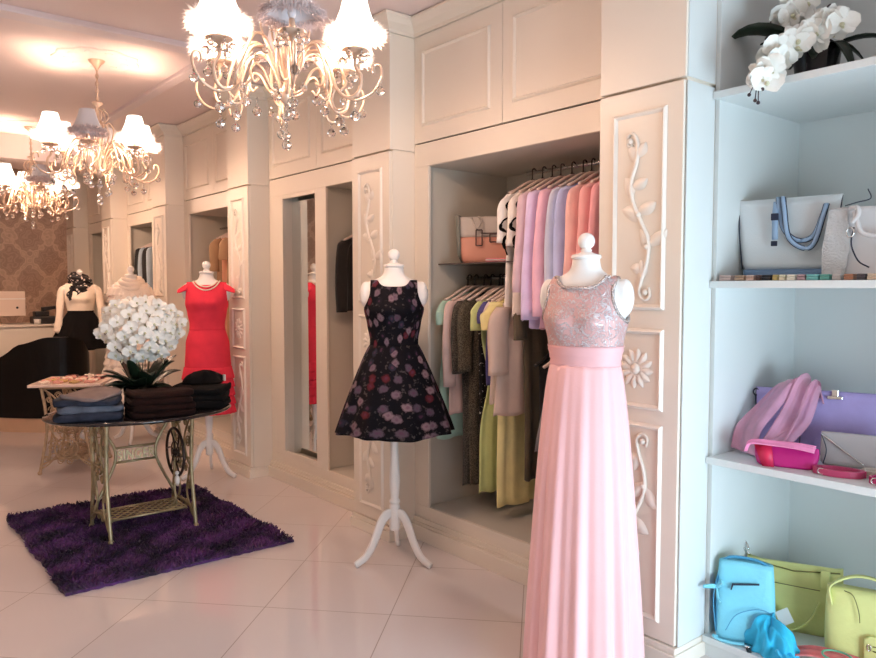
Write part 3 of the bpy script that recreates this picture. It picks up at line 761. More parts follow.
S2T = sewing_table((*T2, 0), T2r, 'small marble-topped sewing machine table displaying jewellery, behind the rug', 0.27, mat('worn_gilt_iron', (0.42, 0.30, 0.19), 0.5, metal=0.4, noise=0.2, nscale=30), bpy.data.materials['worn_gilt_iron'], top_marble, word=False, side=-1, wheel_r=0.13)

for s in (-1, 1):
    m = MB()
    for r_, w_ in ((.085, .007), (.055, .005), (.025, .005)): m.tube([(0, r_*math.cos(2*PI*k/28), r_*math.sin(2*PI*k/28)) for k in range(28)], w_, 6, close=True)
    for k in range(8):
        a = k*PI/4; m.tube(sp([(0, .02*math.cos(a), .02*math.sin(a)), (0, .055*math.cos(a+.3), .055*math.sin(a+.3)), (0, .085*math.cos(a), .085*math.sin(a))], 3), .004, 5)
    for k in range(10):
        a = k*PI/5+.1; m.tube([(0, (.11+.02*math.cos(j*PI/5))*math.cos(a)-.02*math.sin(j*PI/5)*math.sin(a), (.11+.02*math.cos(j*PI/5))*math.sin(a)+.02*math.sin(j*PI/5)*math.cos(a)) for j in range(10)], .0035, 5, close=True)
    m.build('medallion', bpy.data.materials['worn_gilt_iron'], S2T, loc=(s*.285, 0, .21))
# jewellery on the marble table
q = random.Random(11)
jm = [mat('rose_beads', (0.72, 0.36, 0.30), 0.3), mat('cream_beads', (0.88, 0.76, 0.66), 0.3), mat('wine_beads', (0.16, 0.03, 0.035), 0.3), mat('gold_beads', (0.65, 0.45, 0.2), 0.3, metal=.6)]
jn = ['rose', 'cream', 'dark wine', 'gold']
jp = {}
for k in range(4):
    m = MB()
    for j in range(18):
        a = 2*PI*j/18; m.ball((0.036*math.cos(a), 0.030*math.sin(a), 0.010+0.003*math.sin(3*a)), 0.0095, 6, 5)
    jp[k] = m.build('bracelet', jm[k]); tag(jp[k], 'small %s bead bracelet among the jewellery on the marble table' % jn[k], 'bracelet', jn[k]+' bead bracelets')
cnt = {}
for i in range(22):
    k = (0, 1, 0, 2, 1, 0, 3)[i % 7]
    gx, gy = (i % 6)-2.5, (i//6)-1.5
    lx, ly = gx*0.088+q.uniform(-.01, .01), gy*0.115+q.uniform(-.012, .012)
    x = T2[0]+lx*math.cos(T2r)-ly*math.sin(T2r); y = T2[1]+lx*math.sin(T2r)+ly*math.cos(T2r)
    o = jp[k] if k not in cnt else jp[k].copy()
    if k in cnt: C.objects.link(o)
    cnt[k] = 1; o.location = (x, y, 0.728); o.rotation_euler = (0, 0, q.uniform(0, 6))
# folded hair-clip cards standing up
m = MB()
for j in range(3): m.ball((0.0, 0, 0.02+j*0.014), 0.016-j*.003, 8, 6)
o = m.build('perfume_ornament', jm[1]); tag(o, 'small cream stacked ornament standing among bracelets on marble table', 'ornament', loc=(T2[0]+0.11, T2[1]-0.03, 0.735-0.011))

# ------------------------------------------------------------------ folded clothes on the black table
ZT = 0.754
def fold_piece(w, d, h, seed, corner=0.0):
    m = MB(); n = 48; rings = []
    q = random.Random(seed); ph = [q.uniform(0, 6) for _ in range(4)]
    for j in range(9):
        v = j/8; b = math.sin(PI*v)**0.35
        z = h*v; r = []
        for k in range(n):
            a = 2*PI*k/n; c_, s_ = math.cos(a), math.sin(a)
            e = 0.28; x = math.copysign(abs(c_)**e, c_)*w/2; y = math.copysign(abs(s_)**e, s_)*d/2
            sc_ = 0.94+0.06*b+0.012*math.sin(3*a+ph[0]+v*3)
            zz = z+0.006*math.sin(2*a+ph[1])*v+0.004*math.sin(5*a+ph[2])*v
            r.append((x*sc_, y*sc_, max(0, zz)))
        rings.append(r)
    m.loft(rings); return m
def stack(items, x, y, rz, group):
    z = ZT
    for i, (lab, mt, w, d, h, dr, dx) in enumerate(items):
        o = fold_piece(w*1.08, d*1.08, h, i+int(x*100)).build('folded_garment', mt)
        tag(o, lab, 'clothes', group, loc=(x+dx, y+dx*0.5, z+0.001), rz=rz+dr); z += h+0.003
    return z
stack([('dark blue folded jeans at the bottom of the left stack on black table', M['denim'], 0.33, 0.27, 0.042, 0, 0),
       ('light blue folded jeans in the middle of the left stack on black table', M['denimlight'], 0.32, 0.26, 0.035, R(6), 0.005),
       ('blue folded jeans just under the taupe pair on black table', M['denim'], 0.31, 0.25, 0.035, R(-4), -0.005)], 1.13, 4.54, R(-20), 'folded jeans on the left of the black table')
o = fold_piece(0.27, 0.24, 0.022, 77).build('folded_garment', M['greyclay']); tag(o, 'taupe folded trousers turned cornerwise on top of the left jeans stack', 'clothes', 'folded jeans on the left of the black table', loc=(1.14, 4.53, ZT+0.125), rz=R(35)); o.rotation_euler = (R(3), R(-4), R(35))
o = fold_piece(0.22, 0.16, 0.07, 79).build('folded_garment', M['denim']); tag(o, 'dark folded denim piece behind the left jeans stack', 'clothes', loc=(1.20, 4.83, ZT+0.001), rz=R(10))
stack([('maroon black folded trousers, lowest of the centre stack on black table', M['maroon'], 0.34, 0.28, 0.035, 0, 0),
       ('maroon black folded trousers, second from bottom of the centre stack', M['maroon'], 0.34, 0.28, 0.033, R(3), .003),
       ('maroon black folded trousers, second from top of the centre stack', M['maroon'], 0.33, 0.28, 0.033, R(-3), -.003),
       ('maroon black folded trousers topping the centre stack below the orchids', M['maroon'], 0.32, 0.27, 0.03, R(4), 0)], 1.49, 4.43, R(-8), 'maroon trousers in the centre stack')
stack([('black folded jumper, lowest of the right stack on black table', M['black'], 0.31, 0.27, 0.04, 0, 0),
       ('black folded jumper in the middle of the right stack on black table', M['black'], 0.31, 0.26, 0.04, R(5), 0),
       ('black folded jumper on top of the right stack on black table', M['black'], 0.30, 0.26, 0.04, R(-6), 0.004)], 1.80, 4.58, R(-35), 'black jumpers in the right stack')
t = root('folded_garment', 'crumpled black top with a white tag beside the right jumper stack', 'clothes', (1.86, 4.68, ZT+0.128))
m = MB(); rings = []
for j in range(10):
    v = j/9; rings.append([((0.13*math.sin(PI*(0.5+0.5*v))**.5+0.016*math.sin(5*a+v*5))*math.cos(a) if v < 1 else 0.01*math.cos(a), (0.09*math.cos(PI*v/2)**.5+0.012*math.sin(4*a-v*4))*math.sin(a), 0.085*v+0.02*math.sin(3*a)*v*(1-v)) for a in [2*PI*k/36 for k in range(36)]])
m.loft(rings); m.build('crumpled_cloth', M['black'], t)
m = MB(); m.box(0.115, 0.122, -0.06, -0.03, 0.01, 0.05); m.build('price_tag', mat('white_card', (0.85, 0.84, 0.82), 0.6), t, smooth=False)

# ------------------------------------------------------------------ orchids
def blossom_mesh(r, seed):
    q = random.Random(seed); m = MB()
    def petal(ang, L, W, lift):
        rows = []; ca, sa = math.cos(ang), math.sin(ang)
        for i in range(6):
            t_ = i/5; w = W*math.sin(PI*(0.12+0.80*t_))**0.7; row = []
            for k in range(5):
                u = (k-2)/2; a, b = L*t_, w*u
                z = lift*t_*t_*L-0.25*w*(u*u)*0.9+0.1*L*math.sin(3*u+t_*4+seed)*0.4
                row.append((a*ca-b*sa, a*sa+b*ca, z+0.002))
            rows.append(row)
        m.sheet(rows)
    m.mi = 0
    for a in (90, 215, 325): petal(R(a), r*0.95, r*0.36, 0.15)
    for a in (12, 168): petal(R(a), r*1.05, r*0.62, 0.35)
    m.mi = 1
    m.ball((0, -r*0.12, r*0.16), r*0.17, 7, 5, sz=1.2); petal(R(270), r*0.4, r*0.14, 1.2)
    return m
def put_blossoms(t, protos, places):
    for i, (p, d, spin) in enumerate(places):
        src = protos[i % len(protos)]; o = src.copy(); C.objects.link(o); o.parent = t
        q = Vector(d).to_track_quat('Z', 'Y') @ Quaternion((0, 0, 1), spin)
        o.rotation_mode = 'QUATERNION'; o.rotation_quaternion = q; o.location = p
def protos(r, t):
    out = []
    for s in range(3):
        o = blossom_mesh(r, s+1).build('blossom', [M['petal'], M['lip']], t); out.append(o)
    return out
def leaf(m, base, yaw, L, W, up, droop):
    rows = []; ca, sa = math.cos(yaw), math.sin(yaw)
    for i in range(9):
        t_ = i/8; w = W*math.sin(PI*(0.1+0.88*t_))**0.6; row = []
        a = L*t_*(1-0.15*t_); z = up*t_-droop*t_*t_
        for k in range(5):
            u = (k-2)/2; row.append((base[0]+a*ca-w*u*sa, base[1]+a*sa+w*u*ca, base[2]+z+abs(u)*w*0.35))
        rows.append(row)
    m.sheet(rows)
OC = Vector((1.53, 4.86, ZT+0.001))
t = root('orchid_arrangement', 'large white orchid bouquet in a glass bowl on the black table', 'flowers', OC)
m = MB(); m.lathe([(0.001, 0.0), (0.07, 0.0), (0.095, 0.02), (0.115, 0.07), (0.118, 0.12), (0.115, 0.12), (0.111, 0.07), (0.09, 0.024), (0.001, 0.008)], 32); m.build('glass_bowl', M['glass'], t)
m = MB(); m.lathe([(0.001, 0.012), (0.08, 0.024), (0.105, 0.07), (0.108, 0.11), (0.06, 0.125), (0.001, 0.13)], 24); m.build('potting_moss', M['soil'], t)
q = random.Random(21)
for k in range(30):
    a = 2*PI*k/11+q.uniform(-.2, .2)
    m = MB(); leaf(m, (0.04*math.cos(a), 0.04*math.sin(a), 0.10), a, q.uniform(.16, .26), q.uniform(.035, .055), q.uniform(.06, .32), q.uniform(.04, .24)); m.build('leaf', M['leaf'], t, solid=.002)
pr_ = protos(0.044, t); places = []
cen = Vector((0.0, 0, 0.475)); tocam = Vector((-OC.x, -OC.y, 0.4)).normalized()
side = Vector((OC.y, -OC.x, 0)).normalized()
NB = 97
for i in range(NB):
    zz = 1-2*(i+0.5)/NB; a = i*2.39996
    v = Vector((math.sqrt(1-zz*zz)*math.cos(a), math.sqrt(1-zz*zz)*math.sin(a), zz))
    if v.dot(tocam) < -0.25: v = v-2*v.dot(tocam)*tocam*0.85
    jit = q.uniform(0.72, 1.02)
    ax = 0.255
    p = cen+Vector((v.x*ax*jit, v.y*ax*jit, v.z*0.215*jit))
    d = (v+tocam*0.6+Vector((0, 0, -0.1))).normalized()
    places.append((p, d, q.uniform(-.6, .6)))
put_blossoms(t, pr_, places[3:])
for o, pl in zip(pr_, places[:3]):
    o.rotation_mode = 'QUATERNION'; o.rotation_quaternion = Vector(pl[1]).to_track_quat('Z', 'Y'); o.location = pl[0]
for k in range(7):
    a = 2*PI*k/7; m = MB()
    m.tube(sp([(0.02*math.cos(a), 0.02*math.sin(a), 0.1), (0.05*math.cos(a), 0.05*math.sin(a), 0.3), (0.1*math.cos(a+.3), 0.1*math.sin(a+.3), 0.52), (0.14*math.cos(a+.4), 0.14*math.sin(a+.4), 0.58), (0.19*math.cos(a+.4), 0.19*math.sin(a+.4), 0.50+.03*math.sin(k*2))], 5), 0.003, 6)
    m.build('flower_stem', M['stem'], t)
# top-shelf orchid
OC2 = Vector((2.97, 1.34, 2.263))
t = root('orchid_plant', 'white orchid with dark strappy leaves trailing over the topmost white shelf', 'flowers', OC2)
m = MB(); m.lathe([(0.001, 0), (0.055, 0), (0.075, 0.05), (0.085, 0.13), (0.087, 0.15), (0.078, 0.15), (0.07, 0.12), (0.001, 0.12)], 28); m.build('flower_pot', mat('black_ceramic_pot', (0.012, 0.01, 0.014), 0.25), t)
for a, L, W, u, d in ((R(118), .37, .078, .30, .20), (R(128), .24, .034, .16, .10), (R(-60), .28, .03, .16, .12), (R(-75), .22, .04, .16, .26), (R(200), .16, .035, .12, .16), (R(60), .2, .04, .2, .2), (R(-110), .2, .035, .2, .3)):
    m = MB(); leaf(m, (0, 0, 0.12), a, L, W, u, d); m.build('leaf', M['leaf'], t, solid=.002)
def L2(p): return Vector(p)-OC2
spray = [L2(p) for p in [(2.97, 1.34, 2.40), (2.96, 1.30, 2.56), (2.92, 1.24, 2.50), (2.88, 1.27, 2.43), (2.84, 1.34, 2.38), (2.76, 1.39, 2.35), (2.67, 1.385, 2.29), (2.645, 1.395, 2.215)]]
m = MB(); m.tube(sp(spray, 5), 0.003, 6)
e = spray[-1]
for dy, dz in ((0.035, -0.01), (-0.015, 0.0), (0.012, -0.035), (0.0, -0.045)):
    m.tube(sp([e, e+Vector((-.005, dy*.5, .018)), e+Vector((-.006, dy, dz))], 4), 0.002, 5); m.ball(e+Vector((-.006, dy, dz)), 0.007, 7, 6)
m.build('flower_stem', M['stemdark'], t)
sp2 = [L2(p) for p in [(2.97, 1.34, 2.40), (2.99, 1.42, 2.60), (2.93, 1.40, 2.68), (2.88, 1.36, 2.62)]]
m = MB(); m.tube(sp(sp2, 5), 0.003, 6); 
for j in range(4): m.ball(L2((2.90-.006*j, 1.475+.006*j, 2.56-.03*j)), 0.009, 7, 5, sz=1.4)
m.tube(sp([L2((2.97, 1.36, 2.5)), L2((2.91, 1.46, 2.60)), L2((2.885, 1.49, 2.46))], 5), 0.0022, 5)
m.build('flower_stem', M['stemdark'], t)
pr_ = protos(0.054, t)
pl = []
q = random.Random(4); tc = Vector((-2.9, -1.3, -0.8)).normalized()
def around(p, n, s):
    for _ in range(n):
        o_ = Vector((q.uniform(-s, s)*.6, q.uniform(-s, s), q.uniform(-s, s)))
        pl.append((L2(p)+o_, (tc+Vector((q.uniform(-.5, .5), q.uniform(-.6, .6), q.uniform(-.5, .4)))).normalized(), q.uniform(-.8, .8)))
around((2.86, 1.225, 2.455), 4, .03); around((2.83, 1.29, 2.43), 4, .03); around((2.80, 1.345, 2.40), 4, .028); around((2.74, 1.385, 2.355), 4, .026)
around((2.665, 1.375, 2.295), 3, .02); around((2.645, 1.38, 2.25), 2, .014); around((2.90, 1.36, 2.56), 5, .05); around((2.88, 1.40, 2.52), 3, .03); around((2.92, 1.33, 2.66), 4, .05)
put_blossoms(t, pr_, pl[3:])
for o, x_ in zip(pr_, pl[:3]):
    o.rotation_mode = 'QUATERNION'; o.rotation_quaternion = x_[1].to_track_quat('Z', 'Y'); o.location = x_[0]
m = MB(); m.ball(L2((2.84, 1.415, 2.445)), 0.019, 12, 9); m.build('flower_bud', M['petal'], t)

# ------------------------------------------------------------------ reception desk, monitor, machine
t = root('reception_desk', 'curved black reception desk with sloping top and cream plinth, far left', 'desk', (1.6, 8.5, 0))
arc = sp([(-1.0, 1.30, 0), (-0.72, 0.92, 0), (-0.33, 0.38, 0), (0.0, 0.02, 0), (0.28, -0.10, 0), (0.51, 0.03, 0), (0.60, 0.30, 0)], 8)
tops = []
S_ = len(arc)-1
def topz(i):
    x = arc[i].x
    return lerp([(-1.2, 0.35), (-0.75, .45), (-0.36, 0.69), (-0.25, 0.79), (-0.12, 0.91), (0.10, 0.985), (0.30, 0.985), (0.46, 0.94), (0.55, .80), (0.60, .70)], x)
rings = []
for i, p in enumerate(arc):
    q_ = (arc[min(i+1, S_)]-arc[max(i-1, 0)]).normalized(); nrm = Vector((-q_.y, q_.x, 0))*0.06
    zt = topz(i)
    rings.append([(p.x, p.y, 0.15), (p.x, p.y, zt), (p.x+nrm.x, p.y+nrm.y, zt), (p.x+nrm.x, p.y+nrm.y, 0.15)])
m = MB(); m.loft(rings); m.build('curved_front', M['blacklac'], t, smooth=False)
rings = []
for i, p in enumerate(arc):
    q_ = (arc[min(i+1, S_)]-arc[max(i-1, 0)]).normalized(); nrm = Vector((-q_.y, q_.x, 0))
    a_, b_ = p+nrm*0.02, p+nrm*0.05
    rings.append([(a_.x, a_.y, 0.0), (a_.x, a_.y, 0.15), (b_.x, b_.y, 0.15), (b_.x, b_.y, 0)])
m = MB(); m.loft(rings); m.build('plinth', mat('tan_laminate', (0.62, 0.42, 0.28), 0.45, noise=.04), t, smooth=False)
t = root('back_counter', 'cream counter behind the black desk carrying the computer screen', 'counter', (1.6, 10.0, 0))
m = MB(); m.box(-0.9, 0.68, 0.0, 0.55, 0, 1.03); m.build('counter_body', M['paint'], t, smooth=False)
m = MB(); m.box(-0.92, 0.70, -0.03, 0.57, 1.031, 1.055); m.build('counter_top', M['paint'], t, smooth=False, bevel=.004)
t = root('computer_monitor', 'cream computer screen seen from behind on the back counter', 'monitor', (1.50, 10.15, 1.056))
sc_m = mat('screen_shell', (0.74, 0.58, 0.48), 0.4)
m = MB(); m.box(-0.33, 0.33, -0.02, 0.02, 0.10, 0.40); m.build('screen_housing', sc_m, t, smooth=False, bevel=.008)
m = MB(); m.box(-0.31, 0.31, 0.021, 0.024, 0.12, 0.38); m.build('screen', M['blackpl'], t, smooth=False)
m = MB(); m.box(-0.05, 0.05, 0.0, 0.02, 0.006, 0.10); m.box(-0.11, 0.11, -0.07, 0.09, 0, 0.008); m.build('monitor_stand', sc_m, t, smooth=False)
m = MB(); m.box(-0.33, 0.33, -0.024, -0.0205, 0.30, 0.312); m.build('housing_seam', M['white'], t, smooth=False)
m = MB(); m.ball((0.24, -0.0215, 0.20), 0.014, 10, 6, sy=.3); m.build('emblem', M['blackpl'], t)
t = root('receipt_printer', 'black card terminal and printer on the back counter', 'printer', (2.04, 10.2, 1.056))
m = MB(); m.box(-0.14, 0.12, -0.1, 0.1, 0, 0.09); m.box(-0.11, 0.05, -0.07, 0.09, 0.09, 0.15); m.build('printer_body', M['blackpl'], t, smooth=False, bevel=.012)
m = MB(); m.prism([(-0.02, 0.15), (0.18, 0.19), (0.18, 0.22), (-0.02, 0.2)], lambda a, b, d: (a, d, b), -0.06, 0.06); m.build('raised_lid', M['blackpl'], t, smooth=False, bevel=.005)
o = MB().lathe([(0.001, 0), (0.035, 0), (0.04, 0.06), (0.036, 0.06), (0.032, 0.005)], 20).build('cup', mat('white_ceramic', (0.85, 0.8, 0.75), 0.3)); tag(o, 'small white cup in front of the black printer on the back counter', 'cup', loc=(1.93, 10.02, 1.056))
# ------------------------------------------------------------------ garments on hangers
HG = {}
def hanger_mesh(w=0.19):
    m = MB()
    m.tube(sp([(-w, 0, -0.135), (-w*.75, 0, -0.115), (-w*.35, 0, -0.075), (0, 0, -0.055), (w*.35, 0, -0.075), (w*.75, 0, -0.115), (w, 0, -0.135)], 4), 0.009, 7)
    return m
def hook_mesh():
    m = MB(); m.tube([(0, 0, -0.055), (0, 0, -0.02)]+[(0.014-0.014*math.cos(a)+0.0, 0, 0.0+0.014*math.sin(a)-0.0) for a in [k*PI/8 for k in range(0, 11)]], 0.0042, 6); m.box(-.010, .018, -.004, .004, -.062, -.045)
    return m
hang_m = mat('ivory_satin_hanger', (0.78, 0.62, 0.56), 0.4)
hangd_m = mat('black_hanger', (0.03, 0.025, 0.025), 0.4)
HM = hanger_mesh(); HK = hook_mesh()
def hanger(x, y, z, rz, lab, dark=False):
    t = root('coat_hanger', lab, 'hanger', (x, y, z+0.006), rz)
    HM.build('hanger_arms', hangd_m if dark else hang_m, t)
    HK.build('hook', M['iron_dark'], t, loc=(-0.014, 0, 0))
    return t
def hang_body(L, ws, wh, th, folds=4, seed=0, waist=None, top=-0.068, slope=0.36, neck=0.045):
    m = MB(); q = random.Random(seed); ph = [q.uniform(0, 6) for _ in range(5)]
    n = 44; rows = 26; g = []
    for j in range(rows+1):
        v = j/rows; row = []
        w = ws+(wh-ws)*v
        if waist: w -= (min(ws, wh)-waist)*math.exp(-((v-0.42)/0.16)**2)
        tk = 0.010+(th-0.010)*min(1, v*3.2)**.7
        for k in range(n+1):
            a = 2*PI*k/n; c_, s_ = math.cos(a), math.sin(a)
            x = w*c_
            y = tk*s_*(abs(s_)**0.2)
            f = math.sin(folds*c_*3+ph[0]+0.8*v)*0.6+math.sin(folds*1.7*c_*3+ph[1])*0.4
            y += 0.010*f*min(1, v*2)
            zt = top-slope*abs(x)*(abs(x) > 0) if abs(x) > neck else top-slope*neck-(0.03*(1-(x/neck)**2) if s_ < 0 else 0)
            z = zt*(1-v)+(-L+0.006*math.sin(5*a+ph[2]))*v
            row.append((x+0.006*math.sin(7*v+ph[3])*v, y, z))
        g.append(row)
    m.sheet(g); return m
def hang_sleeve(s, ws, L, r0, r1, out=0.03, seed=0):
    P = sp([(s*(ws-0.03), 0, -0.068-0.36*ws+0.0), (s*(ws+out*.5), 0, -0.068-.36*ws-0.05), (s*(ws+out), -0.004, -0.068-.36*ws-L*.5), (s*(ws+out*1.15), -0.01, -0.068-.36*ws-L)], 6)
    m = MB(); rings = []
    for i, p in enumerate(P):
        v = i/(len(P)-1); r = r0+(r1-r0)*v
        rings.append([(p.x+r*math.cos(a)*(1+.08*math.sin(9*v+a*2+seed)), p.y+r*0.42*math.sin(a), p.z-(0.02 if False else 0)) for a in [2*PI*k/16 for k in range(16)]])
    m.loft(rings, True, False); return m
NG = [0]
def garment(name, cat, label, x, y, z, mt, L, ws=0.185, wh=0.20, th=0.022, sl=0, sr=(0.055, 0.045), rz=0, seed=None, waist=None, dark=False, short=None, trim=None, folds=4, out=0.03):
    NG[0] += 1; seed = NG[0] if seed is None else seed
    t = root(name, label, cat, (x, y, z), rz)
    hang_body(L, ws, wh, th, folds, seed, waist).build('body', mt, t, solid=0.002)
    if sl:
        for s in (-1, 1): hang_sleeve(s, ws, sl, *sr, seed=seed, out=out).build('sleeve', mt, t, solid=0.002)
    if trim:
        m = MB(); ytrim = -0.03
        P = sp([(-0.19, -.030, -0.16), (-0.24, -.030, -0.20), (-0.212, -.036, -0.25), (-0.262, -.030, -0.28), (-0.275, -.022, -0.32), (-0.24, -.038, -0.345), (-0.262, -.030, -0.39), (-.235, -.032, -.46)], 5); m.tube(P, [.004, .006, .009, .005, .010, .006, .009, .004], 6)
        m.tube(sp([(-0.05, -.018, -0.088), (0.0, -.022, -0.115), (0.05, -.018, -0.088)], 5), 0.005, 6)
        m.build('piping', trim, t)
    hanger(x, y, z, rz, ('black' if dark else 'ivory') + ' hanger carrying the ' + short, dark)
    return t
def tex(name, c1, c2, scale, thr=0.5, bump=0.4):
    def b_(nt, N, L, b):
        v, xyz = coords(nt); n = N.new('ShaderNodeTexNoise'); n.inputs['Scale'].default_value = scale; n.inputs['Detail'].default_value = 2; L.new(v, n.inputs['Vector'])
        r = N.new('ShaderNodeMapRange'); r.inputs[1].default_value = thr-.03; r.inputs[2].default_value = thr+.03; L.new(n.outputs['Fac'], r.inputs[0])
        L.new(mixc(nt, r.outputs[0], c1, c2), b.inputs['Base Color'])
    return nodemat(name, b_, 0.85)
cl = {k: cloth(k+'_cloth', c, 0.06, 0.25) for k, c in dict(mint=(0.42, 0.64, 0.55), blush=(0.78, 0.58, 0.54), lime=(0.62, 0.68, 0.30), purple=(0.10, 0.09, 0.26),
     stripe=(0.70, 0.60, 0.58), yellow=(0.90, 0.80, 0.38), trench=(0.55, 0.38, 0.30), khaki=(0.11, 0.085, 0.055), white=(0.88, 0.82, 0.78), cream=(0.84, 0.75, 0.68), mauve=(0.70, 0.50, 0.55),
     lilac=(0.74, 0.60, 0.86), pink=(0.90, 0.52, 0.64), bluegrey=(0.58, 0.60, 0.76), blue=(0.50, 0.56, 0.88), coralpink=(0.92, 0.55, 0.52), salmon=(0.92, 0.47, 0.47), rose=(0.88, 0.42, 0.46),
     grey=(0.17, 0.15, 0.16), magenta=(0.72, 0.03, 0.22), brown=(0.10, 0.05, 0.05), peach=(0.80, 0.42, 0.28), tan=(0.52, 0.34, 0.20), palesky=(0.34, 0.42, 0.50), charcoal=(0.022, 0.020, 0.020)).items()}
tweed = tex('dark_tweed', (0.035, 0.03, 0.026), (0.12, 0.105, 0.085), 190)
olive = tex('olive_tweed', (0.045, 0.038, 0.026), (0.13, 0.11, 0.08), 170)
dots = tex('black_speckled_cloth', (0.008, 0.007, 0.008), (0.5, 0.45, 0.42), 75, 0.66)
XR = 3.03
Z1, Z2, Z3 = 1.555, 2.13, 1.22
garment('dress', 'dress', 'pale mint green dress, leftmost on the lower wardrobe rail', XR-.03, 3.375, Z1, cl['mint'], 0.95, wh=0.26, sl=0.14, short='mint green dress')
garment('cardigan', 'cardigan', 'blush beige cardigan between mint dress and tweed jacket', XR-.02, 3.325, Z1, cl['blush'], 0.80, wh=0.22, sl=0.50, short='blush beige cardigan')
garment('jacket', 'jacket', 'charcoal tweed coat hanging next to the blush cardigan', XR, 3.265, Z1, tweed, 1.22, sl=0.42, sr=(.06, .05), th=.028, short='charcoal tweed coat', wh=.17)
garment('jacket', 'jacket', 'olive brown tweed coat, second dark coat on the lower rail', XR-.01, 3.195, Z1, olive, 1.20, sl=0.40, sr=(.06, .055), th=.028, short='olive tweed coat', wh=.18)
garment('dress', 'dress', 'narrow black speckled dress between olive coat and lime dress', XR, 3.135, Z1, dots, 1.15, sl=0, short='black speckled dress', wh=.16)
garment('dress', 'dress', 'lime green dress hanging left of the yellow dress', XR-.02, 3.085, Z1, cl['lime'], 1.22, sl=0.16, short='lime green dress', waist=.12)
garment('blouse', 'blouse', 'deep blue violet blouse peeking between lime and yellow dresses', XR-.01, 3.04, Z1, cl['purple'], 0.60, sl=0.12, short='blue violet blouse', dark=False)
garment('blouse', 'blouse', 'pale striped blouse tucked against the yellow dress', XR-.01, 3.00, Z1, cl['stripe'], 0.70, sl=0.14, short='pale striped blouse')
t = garment('dress', 'dress', 'long lemon yellow dress with red and white flag tab', XR-.02, 2.945, Z1, cl['yellow'], 1.27, sl=0.15, sr=(.075, .075), wh=.185, short='lemon yellow dress', th=.032, out=.05)
m = MB(); m.box(-0.165, -0.105, -0.052, -0.046, -0.445, -0.437); m.box(-0.165, -0.105, -0.052, -0.046, -0.461, -0.453); m.build('red_tab', mat('red_ribbon', (0.6, 0.03, 0.03), .6), t, smooth=False)
m = MB(); m.box(-0.165, -0.105, -0.052, -0.046, -0.453, -0.445); m.build('white_tab', cl['white'], t, smooth=False)
garment('coat', 'coat', 'short shiny beige trench coat right of the yellow dress', XR-.05, 2.865, Z1-.02, mat('beige_satin', (0.62, 0.46, 0.38), 0.42, noise=.06, bump=.3, bscale=12), 0.72, ws=.20, wh=.27, sl=0.36, sr=(.07, .075), th=.05, short='beige trench coat')
garment('dress', 'dress', 'khaki brown dress hanging behind the beige trench coat', XR+.02, 2.79, Z1, cl['khaki'], 1.10, sl=0.2, short='khaki brown dress', wh=.17)
# lower right rail
garment('trousers', 'trousers', 'black trousers hung low beside the grey skirt', XR, 2.68, Z3, cl['charcoal'], 0.86, ws=.16, wh=.15, short='black trousers', dark=True)
garment('skirt', 'skirt', 'flared slate grey skirt hung low beside the pink gown', XR-.02, 2.60, Z3, cl['grey'], 0.56, ws=.14, wh=.25, th=.05, short='slate grey skirt', dark=False, folds=5)
garment('top', 'top', 'magenta top with only its hem showing below the grey skirt', XR-.01, 2.54, Z3, cl['magenta'], 0.82, ws=.15, wh=.16, short='magenta top')
garment('dress', 'dress', 'black dress with white dotted hem, next to the pink gown', XR-.05, 2.48, Z3, dots, 0.90, ws=.16, wh=.18, short='black dotted dress', dark=True)
garment('blouse', 'blouse', 'dark brown blouse on the low rail below the pastel blouses', XR, 2.40, Z3+.02, cl['brown'], 0.6, sl=.2, short='dark brown blouse', dark=True)
# upper right rail
up = [('white', 'white blouse with black scroll piping, first on the upper rail', 2.865, .80, 'first piped white blouse', M['black'], .26),
      ('cream', 'cream blouse with black scroll piping, second on the upper rail', 2.79, .78, 'second piped cream blouse', M['black'], .28),
      ('mauve', 'dusty mauve blouse between cream piped blouse and lilac blouse', 2.72, .80, 'dusty mauve blouse', None, .52),
      ('lilac', 'long lilac sheer blouse on the upper rail', 2.66, .84, 'lilac blouse', None, .66),
      ('pink', 'candy pink blouse between lilac and blue grey blouses', 2.585, .84, 'candy pink blouse', None, .64),
      ('bluegrey', 'blue grey blouse left of the brighter blue blouse', 2.51, .80, 'blue grey blouse', None, .60),
      ('blue', 'periwinkle blue blouse on the upper rail', 2.455, .76, 'periwinkle blouse', None, .6),
      ('coralpink', 'coral pink blouse right of the periwinkle blouse', 2.385, .80, 'coral pink blouse', None, .5),
      ('salmon', 'salmon blouse behind the neck of the pink gown mannequin', 2.31, .80, 'salmon blouse', None, .5),
      ('rose', 'deep rose blouse, rightmost on the upper rail', 2.245, .78, 'deep rose blouse', None, .5)]
for k, lab, y, L, sh, tr, sl in up:
    garment('blouse', 'blouse', lab, XR-.012, y, Z2, cl[k], L, ws=.188, wh=.24, sl=sl, sr=(.050, .085 if sl > .4 else .065), th=.028, short=sh, trim=tr, rz=R(0))
